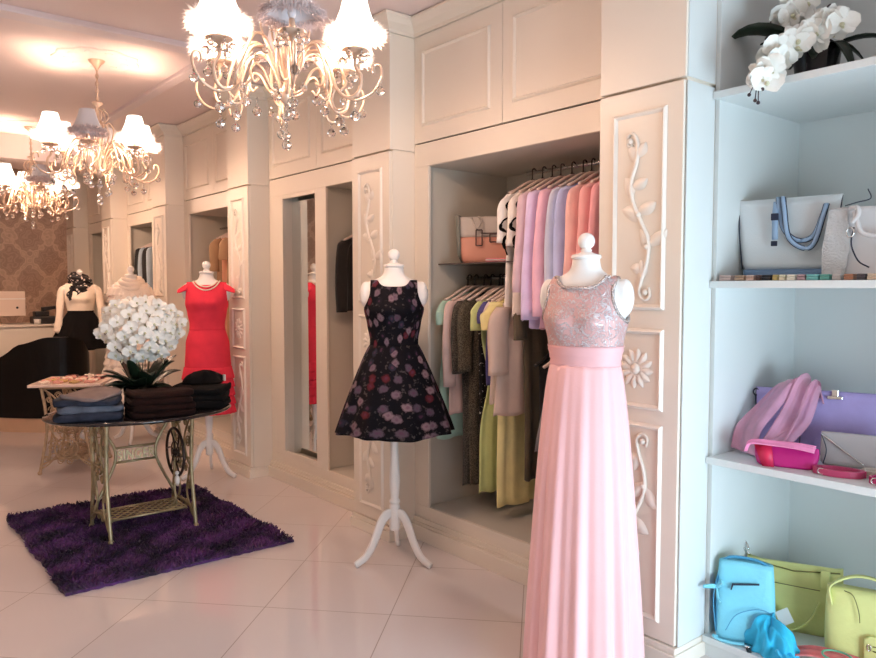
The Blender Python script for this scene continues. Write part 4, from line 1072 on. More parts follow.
# second, farther bays
garment('jacket', 'jacket', 'black long-sleeved jacket in the bay left of the floral dress', 2.99, 4.47, 1.96, cl['charcoal'], 0.62, sl=.50, sr=(.055, .045), short='black jacket beside the mirror', th=.03)
garment('dress', 'dress', 'long peach dress beside the black jacket, right of the mirror', 3.03, 4.36, 1.96, cl['peach'], 1.62, wh=.2, short='long peach dress')
for y, k, L, sl, lab, sh in ((6.66, 'tan', 1.0, .3, 'tan dress leftmost in the bay behind the coral dress', 'leftmost tan dress'), (6.55, 'peach', 1.3, 0, 'peach dress in the bay behind the coral dress', 'peach dress behind the coral dress'),
                     (6.44, 'tan', 1.35, .2, 'tan coat nearest the pilaster in the bay behind the coral dress', 'tan coat by the pilaster'), (6.30, 'salmon', 1.4, 0, 'salmon dress nearest the pilaster in the bay behind the coral dress', 'salmon dress by the pilaster')):
    garment('dress', 'dress', lab, 2.98, y, 2.08, cl[k], L, sl=sl, short=sh)
for y, k, lab, sh in ((8.80, 'charcoal', 'black jacket, leftmost of those above the cream ruffled dress', 'leftmost black jacket in the far bay'), (8.66, 'palesky', 'pale blue grey jacket between two black ones above the ruffled dress', 'pale blue grey jacket'),
                  (8.52, 'charcoal', 'black jacket, second black one above the cream ruffled dress', 'second black jacket in the far bay'), (8.38, 'palesky', 'pale grey jacket nearest the pilaster above the ruffled dress', 'pale grey jacket by the pilaster')):
    garment('jacket', 'jacket', lab, 2.97, y, 2.08, cl[k], 0.85, sl=.6, sr=(.06, .05), th=.035, short=sh)

# ------------------------------------------------------------------ bags
def bag_rings(w, h, d, tw=None, td=None, n=48, bulge=0.03, ex=0.35, rows=12, sag=0.0):
    tw = tw or w; td = td if td is not None else d; rings = []
    for j in range(rows+1):
        v = j/rows; b = 1+bulge*math.sin(PI*v)
        ww = (w+(tw-w)*v)/2*b; dd = (d+(td-d)*v)/2*b
        if j == 0: ww *= .95; dd *= .9
        r = []
        for k in range(n):
            a = 2*PI*k/n; c_, s_ = math.cos(a), math.sin(a)
            x = math.copysign(abs(c_)**ex, c_)*ww; y = math.copysign(abs(s_)**(ex+.25), s_)*dd
            z = h*v-sag*v*v*(1-(x/ww)**2)
            r.append((x, y, z))
        rings.append(r)
    return rings
def strap(m, pts, w, th, n=6, up=(0, 1, 0)):
    P = sp(pts, n); rings = []
    for i, p in enumerate(P):
        q = (P[min(i+1, len(P)-1)]-P[max(i-1, 0)]).normalized(); s_ = Vector(up); s_ = (s_-q*s_.dot(q)).normalized(); nn = q.cross(s_)
        rings.append([tuple(p+s_*a*w/2+nn*b*th/2) for a, b in ((1, 1), (-1, 1), (-1, -1), (1, -1))])
    m.loft(rings)
def ribbon(m, pts, wvec, folds, amp, nu=24, n=7, taper=None, seed=0):
    P = sp(pts, n); g = []
    for i, p in enumerate(P):
        v = i/(len(P)-1); q = (P[min(i+1, len(P)-1)]-P[max(i-1, 0)]).normalized(); w = Vector(wvec); nn = q.cross(w).normalized()
        k_ = taper[0]+(taper[1]-taper[0])*v if taper else 1
        g.append([p+w*k_*(u-.5)+nn*amp*(math.sin(folds*2*PI*u+seed+v*2)+.4*math.sin(folds*4.6*PI*u+v*4)) for u in [j/nu for j in range(nu+1)]])
    m.sheet(g)
def heap(m, rx, ry, h, seed, n=60, rows=22, ridge=7):
    q = random.Random(seed); ph = [q.uniform(0, 6) for _ in range(8)]; rings = []
    for j in range(rows+1):
        v = j/rows; rr = math.cos(v*PI/2)**.7; r = []
        for k in range(n):
            a = 2*PI*k/n
            f = 0.20*math.sin(ridge*a+ph[0]+3*math.sin(v*3+ph[1]))*0.5+0.12*math.sin((ridge+4)*a-5*v+ph[2])+0.14*math.sin(2*a+ph[3])
            g_ = rr*(1+f*(1-.3*v))
            z = h*(math.sin(v*PI/2)**1.2)*(1+.15*math.sin(3*a+ph[4]))+0.12*h*math.sin(ridge*1.3*a+v*9+ph[5])*math.sin(PI*v)
            r.append((rx*g_*math.cos(a), ry*g_*math.sin(a), max(0.001, z)))
        rings.append(r)
    m.loft(rings)
S1, S2, S3, S4 = 2.263, 1.526, 0.823, 0.091
# shelf 2
wl = mat('white_leather', (0.66, 0.70, 0.71), 0.45, bump=.15, bscale=180)
sl_ = mat('steel_blue_leather', (0.16, 0.25, 0.38), 0.45); nv = mat('navy_edge', (0.02, 0.025, 0.05), 0.4); lb = mat('light_blue_leather', (0.30, 0.42, 0.58), 0.45)
t = root('tote_bag', 'large white tote with steel blue base band and blue handles', 'handbag', (2.955, 1.425, S2), R(-77))
m = MB(); m.loft(bag_rings(0.325, 0.045, 0.12, bulge=0, rows=3)); m.build('base_band', sl_, t)
m = MB(); R_ = bag_rings(0.325, 0.285, 0.12, tw=0.385, td=0.03, bulge=.02, rows=12, sag=.018); m.loft([[(x, y, z+.045) for x, y, z in r] for r in R_]); m.build('bag_body', wl, t)
for yy, x0, x1, dz in ((-.062, -.02, .135, 0), (-.075, .0, .14, -.03)):
    m = MB(); P = [(x0-.015, -.02, .31), (x0-.01, yy+.02, .325), (x0, yy, .28), (x0+.02, yy-.012, .20+dz), (x0+.07, yy-.015, .155+dz), (x1-.03, yy-.012, .17+dz), (x1, yy-.005, .25), (x1+.005, yy+.02, .29)]
    strap(m, P, .014, .008, up=(1, 0, 0)); 
    m.build('handle', lb, t); m = MB(); strap(m, [(a_, b_+.004, c_) for a_, b_, c_ in P], .020, .004, up=(1, 0, 0)); m.build('handle_edge', nv, t)
m = MB(); strap(m, [(-.035, -.045, .31), (-.032, -.075, .25), (-.03, -.078, .16)], .022, .006, up=(1, 0, 0)); m.build('handle_tab', lb, t)
m = MB(); m.box(-.045, -.018, -.088, -.078, .235, .262); m.box(-.043, -.020, -.088, -.078, .135, .155); m.build('buckle', nv, t, smooth=False, bevel=.002)
m = MB()
for s in (-1, 1): m.tube(sp([(s*.19, -.004, .325), (s*.178, -.030, .19), (s*.160, -.045, .05)], 4), .0025, 5)
m.build('side_piping', nv, t)
gl_ = mat('pale_grey_leather', (0.60, 0.60, 0.60), 0.5, bump=.7, bscale=140); gl2 = mat('smooth_grey_leather', (0.64, 0.62, 0.62), 0.45)
t = root('handbag', 'pale grey textured handbag with tubular handle, right of the white tote', 'handbag', (2.97, 1.11, S2), R(-74))
m = MB(); m.loft(bag_rings(0.31, 0.27, 0.15, tw=0.30, td=0.04, bulge=.04)); m.build('bag_body', gl2, t)
m = MB(); m.prism([(-.163, .01), (-.09, .01), (-.075, .12), (-.09, .262), (-.15, .262), (-.166, .12)], lambda a, b, d: (a, -0.083+0.055*(b/.27)**1.3+d, b), -.006, .004); m.build('textured_side_panel', gl_, t, bevel=.002)
m = MB(); m.tube(sp([(-.06, -.05, .22), (-.062, -.07, .245), (-.05, -.085, .20), (-.03, -.095, .165), (.03, -.095, .155), (.09, -.09, .17), (.10, -.07, .22)], 6), .009, 8); m.build('handle', gl2, t)
m = MB(); m.tube(sp([(-.08, -.05, .262), (-.055, -.075, .262), (-.05, -.085, .235), (-.07, -.085, .205)], 6), .008, 8); m.build('handle_loop', gl2, t)
m = MB(); m.tube(sp([(-.062, -.09, .19), (-.068, -.10, .13), (-.045, -.10, .07), (-.01, -.095, .045)], 6), .0028, 6); m.build('black_cord', nv, t); m = MB(); m.tube(sp([(-.1, -.02, .275), (-.06, -.03, .285), (-.02, 0, .30), (-.03, 0, .335)], 5), .0022, 5); m.build('black_cord', nv, t)
m = MB(); m.tube([(-.073+.012*math.cos(a), -.098, .172+.018*math.sin(a)) for a in [2*PI*k/14 for k in range(14)]], .003, 5, close=True); m.build('ring', M['silver'], t)
# little cases along the edge of shelf 2
cols = [('dusty pink', (.55, .40, .36), 1.565, .05), ('tan', (.45, .30, .2), 1.505, .04), ('peach', (.68, .45, .36), 1.462, .03), ('dark brown', (.10, .05, .04), 1.43, .02), ('black', (.02, .02, .025), 1.398, .035), ('gold', (.55, .42, .16), 1.365, .018),
        ('cream', (.75, .68, .5), 1.338, .022), ('ivory', (.80, .76, .64), 1.305, .03), ('mauve', (.36, .25, .27), 1.268, .03), ('turquoise', (.16, .46, .46), 1.228, .042), ('sea green', (.10, .32, .28), 1.185, .034), ('ash grey', (.40, .38, .37), 1.145, .03), ('rust', (.38, .17, .10), 1.105, .03), ('charcoal', (.07, .06, .07), 1.065, .028), ('sand', (.62, .5, .38), 1.03, .03)]
prev = None
for nme, c, y, w in cols:
    t = root('jewellery_case', '%s little case in the row along the edge of the bag shelf' % nme, 'case', (2.755, y, S2), 0, 'little cases along the front of the bag shelf')
    mm = mat(nme.replace(' ', '_')+'_case', c, .4)
    m = MB(); m.box(-.022, .022, -w/2, w/2, 0, .012); m.build('case_base', mm, t, smooth=False, bevel=.002)
    m = MB(); m.box(-.022, .022, -w/2, w/2, .0125, .021); m.build('case_lid', mm, t, smooth=False, bevel=.003)
# shelf 3
lil = mat('lilac_leather', (0.42, 0.34, 0.66), 0.5, noise=.04, nscale=20, bump=.2, bscale=160)
t = root('handbag', 'lilac leather handbag with silver clasp, behind the pink scarf', 'handbag', (3.12, 1.365, S3), R(-70))
m = MB(); m.loft(bag_rings(0.43, 0.255, 0.10, tw=0.47, td=0.035, bulge=.03)); m.build('bag_body', lil, t)
m = MB(); m.tube([(-.06, -.054, .01), (-.055, -.05, .12), (-.058, -.026, .25)], .0015, 5); m.build('seam', nv, t)
m = MB(); m.box(.035, .09, -.034, -.022, .228, .240); m.box(.05, .075, -.032, -.018, .240, .266); m.build('clasp', M['silver'], t, smooth=False, bevel=.002)
for s in (-1, 1):
    m = MB(); m.tube([(s*.232+.012*math.cos(a), -.01, .235+.014*math.sin(a)) for a in [2*PI*k/14 for k in range(14)]], .003, 5, close=True)
    m.tube([(s*.235, -.01, .225), (s*.228, -.02, .10)], .004, 5); m.build('strap_ring', M['silver'] if s > 0 else nv, t)
m = MB(); m.tube(sp([(.235, 0, .24), (.25, 0, .275), (.27, 0, .29)], 4), .003, 5); m.build('black_cord', nv, t)
psc = mat('pink_sheer_scarf', (0.80, 0.40, 0.55), .8, noise=.2, nscale=8, sheen=.3, alpha=.55)
t = root('scarf', 'sheer pink scarf draped over the left end of the lilac bag', 'scarf', (2.95, 1.43, S3))
for q_, (pts, wv, fo, am, tp, sd) in enumerate((
        ([(.17, .0, .19), (.13, .0, .285), (.06, .01, .285), (-.01, .06, .19), (-.07, .10, .10), (-.11, .09, .012)], (.02, .11, .015), .9, .012, (.55, 1.2), 2),
        ([(.16, -.05, .20), (.13, -.06, .295), (.06, -.06, .29), (.01, -.045, .20), (-.03, -.02, .12), (-.09, .0, .05), (-.12, .01, .012)], (.03, .10, .03), 1.2, .014, (.5, 1.1), 4),
        ([(.15, -.09, .22), (.12, -.085, .28), (.07, -.085, .25), (.03, -.07, .16), (-.02, -.04, .10), (-.10, -.03, .06), (-.13, -.02, .012)], (.01, .06, .03), .8, .010, (.6, 1.3), 1))):
    m = MB(); ribbon(m, pts, wv, fo, am, taper=tp, seed=sd); m.build('draped_layer', psc, t, solid=.0006)
fu = mat('fuchsia_silk', (0.52, 0.015, 0.20), .45, noise=.1, nscale=12, bump=.25, bscale=25); rd = mat('crimson_silk', (0.62, 0.02, 0.08), .45)
t = root('clutch_bag', 'fuchsia silk clutch with crimson end and frilled pink flap on the bag shelf', 'handbag', (2.80, 1.335, S3), R(-72))
m = MB(); m.loft([[(x, y, z) for x, y, z in r] for r in bag_rings(.20, .075, .09, tw=.22, td=.015, bulge=.06)]); m.build('clutch_body', fu, t)
m = MB(); m.prism([(-.112, .076), (-.05, .078), (-.035, .0), (-.075, .0)], lambda a, b, d: (a, -0.052+.5*b*.9+d, b), -.006, .004); m.build('crimson_panel', rd, t)
m = MB(); ribbon(m, [(-.14, -.02, .05), (-.12, -.03, .085), (-.04, -.03, .088), (.04, -.025, .085), (.10, -.015, .075)], (0, .045, .012), 1.5, .004, seed=2); m.build('frilled_flap', cloth('candy_pink_frill', (0.80, 0.25, 0.45), .1), t, solid=.003)
gr = mat('greige_leather', (0.40, 0.36, 0.36), .45)
t = root('clutch_bag', 'greige envelope clutch with silver diagonal zip, leaning on lilac bag', 'handbag', (2.985, 1.125, S3), R(-72))
m = MB(); m.loft(bag_rings(.30, .125, .045, td=.02, bulge=.02)); m.build('clutch_body', gr, t)
m = MB(); m.tube(sp([(-.148, -.018, .118), (-.06, -.027, .055), (.0, -.027, .012)], 5), .003, 6); m.build('zip', M['silver'], t)
m = MB(); m.tube(sp([(-.14, -.024, .005), (-.13, -.024, .06), (-.148, -.018, .115)], 4), .002, 5); m.build('edge_piping', nv, t)
pk = mat('raspberry_leather', (0.46, 0.05, 0.13), .35)
def belt(label, loc, rz, a_, b_, turns, mt, extra=None):
    t = root('belt', label, 'belt', loc, rz); m = MB(); P = []
    n = int(30*turns)
    for k in range(n+1):
        an = 2*PI*k/30; g_ = 1-.07*k/30; P.append(Vector((a_*g_*math.cos(an), b_*g_*math.sin(an), .0125)))
    rings = []
    for i, p in enumerate(P):
        q_ = (P[min(i+1, n)]-P[max(i-1, 0)]).normalized(); nn = Vector((q_.y, -q_.x, 0))*.003
        rings.append([(p.x+nn.x, p.y+nn.y, 0), (p.x+nn.x, p.y+nn.y, .024), (p.x-nn.x, p.y-nn.y, .024), (p.x-nn.x, p.y-nn.y, 0)])
    m.loft(rings); m.build('strap', mt, t, smooth=False, bevel=.001)
    m = MB(); m.tube([(-a_*.6+.012*math.cos(x_), -b_*.82, .0135+.011*math.sin(x_)) for x_ in [2*PI*k/12 for k in range(12)]], .002, 5, close=True); m.build('buckle', M['silver'], t)
belt('raspberry pink belt coiled in front of the greige clutch', (2.80, 1.145, S3), R(-75), .085, .042, 2.4, pk)
belt('glossy magenta belt coiled at the right edge of the bag shelf', (2.79, .985, S3), R(-75), .05, .04, 2.5, mat('magenta_patent', (.45, .02, .12), .15))
belt('beige belt coiled behind the raspberry belts', (2.88, 1.04, S3), R(-75), .055, .04, 2.0, mat('beige_suede', (.5, .4, .34), .7))
# shelf 4
bb = mat('sky_blue_leather', (0.20, 0.60, 0.74), .5, noise=.05, nscale=12, bump=.2, bscale=60); bbd = mat('deeper_blue_leather', (0.07, 0.30, 0.50), .5)
t = root('handbag', 'sky blue backpack-style handbag with drawstring bow, left of the yellow bag', 'handbag', (2.80, 1.485, S4), R(-62))
m = MB(); m.loft(bag_rings(.22, .31, .11, tw=.20, td=.05, bulge=.05, sag=-.01)); m.build('bag_body', bb, t)
m = MB(); m.prism([(-.05, .235), (.05, .248), (.05, .243), (-.045, .229), (-.05, .21), (-.055, .21)], lambda a, b, d: (a, -.0455+d, b), -.004, .004); m.build('zip_pocket', nv, t, smooth=False)
m = MB(); m.tube(sp([(-.07, -.066, .05), (-.03, -.066, .12), (.05, -.058, .15), (.11, -.05, .13)], 6), .0018, 5); m.build('pocket_seam', bbd, t)
m = MB()
for k in range(5): strap(m, [(-.105, -.03+.012*k, .25), (-.118, -.035+.015*k, .16), (-.108, -.035+.015*k, .03)], .012, .004)
m.build('side_gusset', bbd, t)
m = MB()
for s in (-1, 1): m.tube(sp([(-.105, -.05, .22), (-.11+.02*s, -.065, .235+.012*s), (-.12+.035*s, -.07, .225+.01*s), (-.105, -.055, .215)], 5), .006, 6)
m.tube(sp([(-.105, -.055, .215), (-.10, -.075, .18), (-.09, -.09, .17)], 4), .005, 6); m.build('drawstring_bow', bb, t)
m = MB(); m.tube(sp([(-.10, -.05, .012), (-.115, -.065, .02), (-.09, -.075, .012), (-.04, -.08, .01), (0, -.075, .01)], 5), .006, 6); m.build('shoulder_strap', bb, t)
m = MB(); m.tube(sp([(-.09, 0, .305), (-.05, .01, .325), (.04, .0, .325), (.09, -.01, .305)], 5), .006, 6); m.build('top_handle', bbd, t)
cy = mat('turquoise_scarf_cloth', (0.02, 0.46, 0.72), .65, noise=.15, nscale=14, sheen=.2)
t = root('scarf', 'bright turquoise scarf heaped in front of the sky blue bag', 'scarf', (2.785, 1.37, S4), R(-20))
m = MB(); heap(m, .075, .11, .12, 9); m.build('crumpled_cloth', cy, t)
m = MB(); ribbon(m, [(.02, .09, .09), (.05, .13, .11), (.09, .12, .05)], (0, .08, .03), 2, .008); ribbon(m, [(-.03, -.08, .05), (-.05, -.14, .035), (-.06, -.19, .006)], (.07, .02, 0), 2, .006); m.build('scarf_end', cy, t, solid=.0015)
ye = mat('lime_yellow_leather', (0.68, 0.69, 0.27), .5, noise=.05, nscale=10, bump=.15, bscale=70); yed = mat('olive_piping', (0.20, 0.19, 0.05), .5)
t = root('handbag', 'lime yellow slouchy handbag with a white swing tag, between blue bag and pocketed bag', 'handbag', (3.07, 1.42, S4), R(-68))
m = MB(); m.loft(bag_rings(.34, .27, .14, tw=.36, td=.05, bulge=.04, sag=.03)); m.build('bag_body', ye, t)
m = MB(); strap(m, [(-.135, -.03, .27), (-.15, -.07, .18), (-.10, -.095, .05), (-.02, -.10, .015), (.06, -.09, .06), (.10, -.06, .14)], .014, .005); m.build('shoulder_strap', ye, t)
m = MB(); m.tube([(-.17, -.03, .262), (.0, -.033, .242), (.17, -.03, .26)], .003, 5); m.tube([(-.09, -.058, .19), (.10, -.055, .185)], .002, 5); m.build('zip', yed, t)
for a_, b_ in ((-.155, -.11), (.10, .135)): m = MB(); m.box(a_, b_, -.055, -.035, .195, .268); m.build('strap_tab', ye, t, smooth=False, bevel=.004)
m = MB(); m.tube(sp([(-.17, 0, .27), (-.20, 0, .30), (-.19, .01, .32), (-.175, 0, .29)], 5), .004, 6); m.build('trigger_clasp', M['silver'], t)
m = MB(); m.prism([(-.06, .085), (-.015, .115), (.012, .06), (-.033, .03)], lambda a, b, d: (a, -.112+d, b), -.001, .001); m.build('swing_tag', bpy.data.materials['white_card'], t, smooth=False)
t = root('handbag', 'lemon yellow handbag with front zip pocket at the lower right corner', 'handbag', (2.98, 1.085, S4), R(-72))
m = MB(); m.loft(bag_rings(.30, .27, .15, tw=.30, td=.07, bulge=.03)); m.build('bag_body', ye, t)
m = MB(); m.prism([(-.02, .04), (.14, .03), (.14, .13), (0.0, .135), (-.02, .12)], lambda a, b, d: (a, -.078+d+.04*b, b), -.012, .004); m.build('front_pocket', ye, t, bevel=.005)
m = MB(); m.tube([(0.01, -.09, .085), (.12, -.09, .075)], .0025, 5); m.tube([(0.01, -.09, .102), (.12, -.09, .098)], .002, 5); m.build('zip', yed, t)
m = MB(); m.tube([(-.002+.006*math.cos(a), -.09, .095+.012*math.sin(a)) for a in [2*PI*k/10 for k in range(10)]], .002, 5, close=True); m.build('zip_ring', M['silver'], t)
m = MB(); m.tube(sp([(-.09, -.035, .27), (-.06, -.05, .262), (-.04, -.06, .21), (-.035, -.065, .17)], 5), .002, 5); m.build('dark_cord', yed, t)
m = MB(); strap(m, [(-.13, -.04, .21), (-.135, -.03, .28), (-.06, .03, .31), (.02, .05, .30), (.03, .03, .27)], .022, .006, up=(0, 1, 0)); m.build('handle', ye, t)
co = mat('coral_scarf_cloth', (0.75, 0.17, 0.16), .7, noise=.2, nscale=18, sheen=.2)
t = root('scarf', 'coral scarf lying folded before the yellow handbags', 'scarf', (2.83, 1.13, S4), R(-80))
m = MB(); ribbon(m, [(-.18, 0, .01), (-.10, -.01, .045), (0, 0, .05), (.10, .0, .04), (.2, 0, .012)], (0, .10, .0), 2.5, .006); m.build('folded_cloth', co, t, solid=.004)
t = root('bangle', 'light green bangle lying on the coral scarf', 'bangle', (2.80, 1.13, S4+.062), R(0))
m = MB(); m.tube([(.042*math.cos(a), .05*math.sin(a), .004) for a in [2*PI*k/30 for k in range(30)]], .004, 7, close=True); m.build('hoop', mat('mint_enamel', (.15, .45, .28), .3), t)
t = root('watch', 'dark patterned wristwatch strap lying at the shelf edge below the turquoise scarf', 'watch', (2.735, 1.435, S4), R(35))
m = MB(); m.box(-.04, .04, -.009, .009, 0.0, .005); m.build('watch_strap', M['blackpl'], t, smooth=False, bevel=.002)
m = MB(); m.lathe([(.001, .005), (.014, .005), (.014, .011), (.001, .012)], 18); m.build('watch_face', M['silver'], t)
t = root('gift_box', 'small white box standing behind the sky blue bag', 'box', (3.02, 1.575, S4))
m = MB(); m.box(-.06, .06, -.02, .02, 0, .17); m.build('box_body', M['white'], t, smooth=False, bevel=.002); m = MB(); m.box(-.062, .062, -.022, .022, .17, .20); m.build('box_lid', M['white'], t, smooth=False, bevel=.002)
# handbag on the smoked shelf inside the wardrobe
t = root('handbag', 'two-tone handbag in grey and coral on the dark shelf inside the wardrobe', 'handbag', (3.0, 3.215, 1.641), R(-50))
gb = mat('stone_leather', (0.52, 0.46, 0.42), .5); cbk = mat('coral_leather', (0.66, 0.30, 0.22), .5)
m = MB(); m.loft(bag_rings(.30, .15, .13, tw=.33, td=.10, bulge=.03, rows=8)); m.build('lower_body', cbk, t)
m = MB(); m.loft([[(x, y, z+.15) for x, y, z in r] for r in bag_rings(.33, .12, .10, tw=.36, td=.06, bulge=.0, rows=8)]); m.build('upper_body', gb, t)
m = MB(); m.prism([(-.185, .28), (-.165, .28), (-.15, .0), (-.175, .05)], lambda a, b, d: (a, d, b), -.05, .05); m.build('side_gusset', mat('grey_gusset', (.22, .22, .19), .6), t)
m = MB()
for x0, z0, w_, h_ in ((-.06, .10, .035, .09), (.02, .12, .07, .045)):
    for a_, b_ in (((x0, z0), (x0+w_, z0)), ((x0+w_, z0), (x0+w_, z0+h_)), ((x0+w_, z0+h_), (x0, z0+h_)), ((x0, z0+h_), (x0, z0))): m.tube([(a_[0], -.075, a_[1]), (b_[0], -.075, b_[1])], .004, 6)
m.tube([(-.03, -.075, .17), (.10, -.075, .17)], .004, 6); m.build('dark_buckle', mat('dark_bronze', (.08, .05, .05), .3, metal=.5), t)
m = MB(); m.tube(sp([(-.09, -.03, .26), (-.07, -.07, .22), (-.05, -.085, .2), (-.03, -.075, .24), (-.05, -.04, .27)], 5), .006, 6); m.build('handle', gb, t)
t = root('wallet', 'pink wallet lying beside the two-tone handbag inside the wardrobe', 'wallet', (2.93, 3.02, 1.641), R(-50))
m = MB(); m.box(-.09, .09, -.045, .045, 0, .022); m.build('wallet_body', mat('pink_wallet_leather', (.75, .22, .25), .4), t, smooth=False, bevel=.005)
m = MB(); m.box(-.09, .09, -.047, -.044, .009, .014); m.build('zip', M['silver'], t, smooth=False)
# ------------------------------------------------------------------ chandeliers
def fur_mesh(r, n, L, z0, seed):
    q = random.Random(seed); m = MB()
    for i in range(n):
        a = q.uniform(0, 2*PI); rr = r*q.uniform(0.9, 1.05); z = z0+q.uniform(-0.018, 0.012)
        d = Vector((math.cos(a)*q.uniform(.5, 1.1), math.sin(a)*q.uniform(.5, 1.1), q.uniform(-1.0, 0.5))).normalized()
        p = Vector((rr*math.cos(a), rr*math.sin(a), z)); l = L*q.uniform(.5, 1.1)
        w = Vector((-math.sin(a), math.cos(a), q.uniform(-.5, .5)))*0.0016
        e = p+d*l+Vector((q.uniform(-1,1), q.uniform(-1,1), q.uniform(-1,.4)))*0.008
        m.add([p-w, p+w, (p+e)/2+w*0.9, e, (p+e)/2-w*0.9], [(0,1,2,3,4)])
    return m
SH = MB()
pr = [(0.044, 0.125), (0.048, 0.122), (0.060, 0.075), (0.082, 0.02), (0.104, -0.012)]
n = 28
for off in (0, -0.0025):
    SH.loft([[((r+off)*math.cos(2*PI*k/n), (r+off)*math.sin(2*PI*k/n), z) for k in range(n)] for r, z in pr], False, False)
SH.tube([(0.0445*math.cos(2*PI*k/20), 0.0445*math.sin(2*PI*k/20), 0.125) for k in range(20)], 0.003, 6, close=True)
FU = fur_mesh(0.100, 2000, 0.040, -0.004, 3)
def crystal_drop(nbeads, r, extra=0):
    m = MB(); z = 0
    for k in range(nbeads):
        m.ball((0, 0, z-0.006), 0.0055, 6, 4); z -= 0.0135
    m.ball((0, 0, z-r), r, 8, 6); z -= 2*r
    return m
CR = {k: crystal_drop(*v) for k, v in {'a': (2, 0.018), 'b': (1, 0.0145), 'c': (3, 0.020)}.items()}
CUP = MB(); CUP.lathe([(0.004, -0.03), (0.012, -0.025), (0.010, -0.012), (0.03, -0.006), (0.05, 0.004), (0.052, 0.008), (0.03, 0.001), (0.012, 0.002)], 18)
CAN = MB(); CAN.lathe([(0.011, 0.0), (0.011, 0.05), (0.009, 0.055)], 12)
BULB = MB(); BULB.lathe([(0.004, 0.05), (0.012, 0.06), (0.017, 0.075), (0.012, 0.095), (0.002, 0.112)], 12)
def chandelier(loc, rot, lit, label, power):
    t = root('chandelier', label, 'chandelier', loc, rot)
    m = MB(); m.lathe([(0.055, 0), (0.055, -0.008), (0.048, -0.02), (0.03, -0.035), (0.014, -0.06), (0.008, -0.075)], 20); m.build('ceiling_canopy', M['chand'], t)
    m = MB(); m.tube([(0, 0, -0.07), (0, 0, -0.29)], 0.006, 8)
    for k in range(9):
        z = -0.075-k*0.025; a = k*PI/2
        m.tube([(0.011*math.cos(a)*math.cos(2*PI*j/8), 0.011*math.sin(a)*math.cos(2*PI*j/8), z-0.012+0.015*math.sin(2*PI*j/8)) for j in range(8)], 0.0026, 5, close=True)
    m.build('hanging_chain', M['chand'], t)
    m = MB(); m.lathe([(0.006, -0.28), (0.034, -0.29), (0.036, -0.297), (0.014, -0.315), (0.009, -0.33), (0.008, -0.52), (0.016, -0.54), (0.022, -0.565), (0.014, -0.60), (0.030, -0.64), (0.034, -0.68), (0.020, -0.72), (0.03, -0.745), (0.036, -0.76), (0.02, -0.785), (0.006, -0.80)], 18)
    m.build('centre_column', M['chand'], t)
    for k in range(6):   # harp shaped scrolls above the arms
        a = 2*PI*(k+0.5)/6
        P = sp([(0.022, -0.70), (0.045, -0.62), (0.085, -0.54), (0.098, -0.47), (0.07, -0.425), (0.05, -0.445), (0.062, -0.475)], 5)
        m = MB(); m.tube([(p[0]*math.cos(a), p[0]*math.sin(a), p[1]) for p in P], 0.0052, 6); 
        P = sp([(0.03, -0.33), (0.06, -0.36), (0.062, -0.40), (0.03, -0.43)], 5)
        m.tube([(p[0]*math.cos(a), p[0]*math.sin(a), p[1]) for p in P], 0.004, 6)
        m.build('harp_scroll', M['chand'], t)
    Rr = 0.30
    for k in range(6):
        a = 2*PI*k/6; ca, sa = math.cos(a), math.sin(a)
        m = MB()
        def T(pts, r, tw=0.0, n=5):
            P = sp([(x, y) for x, y in pts] if len(pts[0]) == 3 else [(x, 0, z) for x, z in pts], n)
            out = []
            for j, p in enumerate(P):
                aa = a+tw*math.sin(PI*j/(len(P)-1)); out.append((p[0]*math.cos(aa), p[0]*math.sin(aa), p[2]))
            m.tube(out, r, 7)
        T([(0.02, -0.74), (0.05, -0.66), (0.09, -0.60), (0.15, -0.60), (0.19, -0.66), (0.215, -0.74), (0.26, -0.785), (0.31, -0.77), (0.325, -0.71), (0.30, -0.665), (0.30, -0.62)], 0.0075)
        T([(0.03, -0.76), (0.075, -0.74), (0.11, -0.68), (0.145, -0.665), (0.165, -0.70), (0.15, -0.735), (0.128, -0.72)], 0.0058)
        T([(0.26, -0.785), (0.31, -0.80), (0.375, -0.775), (0.41, -0.72), (0.405, -0.675), (0.38, -0.672), (0.375, -0.70)], 0.0055)
        T([(0.215, -0.74), (0.20, -0.79), (0.215, -0.83), (0.25, -0.83), (0.26, -0.80)], 0.005)
        T([(0.05, -0.66), (0.10, -0.56), (0.16, -0.555), (0.20, -0.60), (0.235, -0.68), (0.25, -0.73), (0.235, -0.76)], 0.0062, 0.22)
        T([(0.05, -0.66), (0.10, -0.585), (0.15, -0.58), (0.185, -0.64), (0.20, -0.71), (0.185, -0.75), (0.165, -0.73)], 0.0058, -0.25)
        arm = m.build('arm', M['chand'], t)
        c = (Rr*ca, Rr*sa, -0.61)
        CUP.build('drip_cup', M['crystal'] if 0 else M['chand'], arm, loc=c); CAN.build('candle_tube', M['chand'], arm, loc=c)
        on = k in lit
        ph = c
        s = SH.build('lamp_shade', M['shade_lit'] if on else M['shade_off'], arm, loc=(c[0], c[1], -0.53))
        f = FU.build('feather_trim', M['fur_lit'] if on else M['fur_off'], arm, smooth=False, loc=(c[0], c[1], -0.53)); 
        BULB.build('bulb', M['bulb'] if on else M['shade_off'], arm, loc=c)
        if on:
            ld = bpy.data.lights.new('bulb_light', 'POINT'); ld.energy = power*0.32; ld.color = (1.0, 0.655, 0.46); ld.shadow_soft_size = 0.03
            lo = bpy.data.objects.new('bulb_light', ld); C.objects.link(lo); lo.parent = t; lo.location = (c[0], c[1], -0.53+0.055)
            ld2 = ld.copy(); ld2.energy = power*0.8; ld2.shadow_soft_size = 0.05; l2 = bpy.data.objects.new('bulb_light', ld2); C.objects.link(l2); l2.parent = t; l2.location = (c[0], c[1], -0.53-0.03)
        rr = 0.05
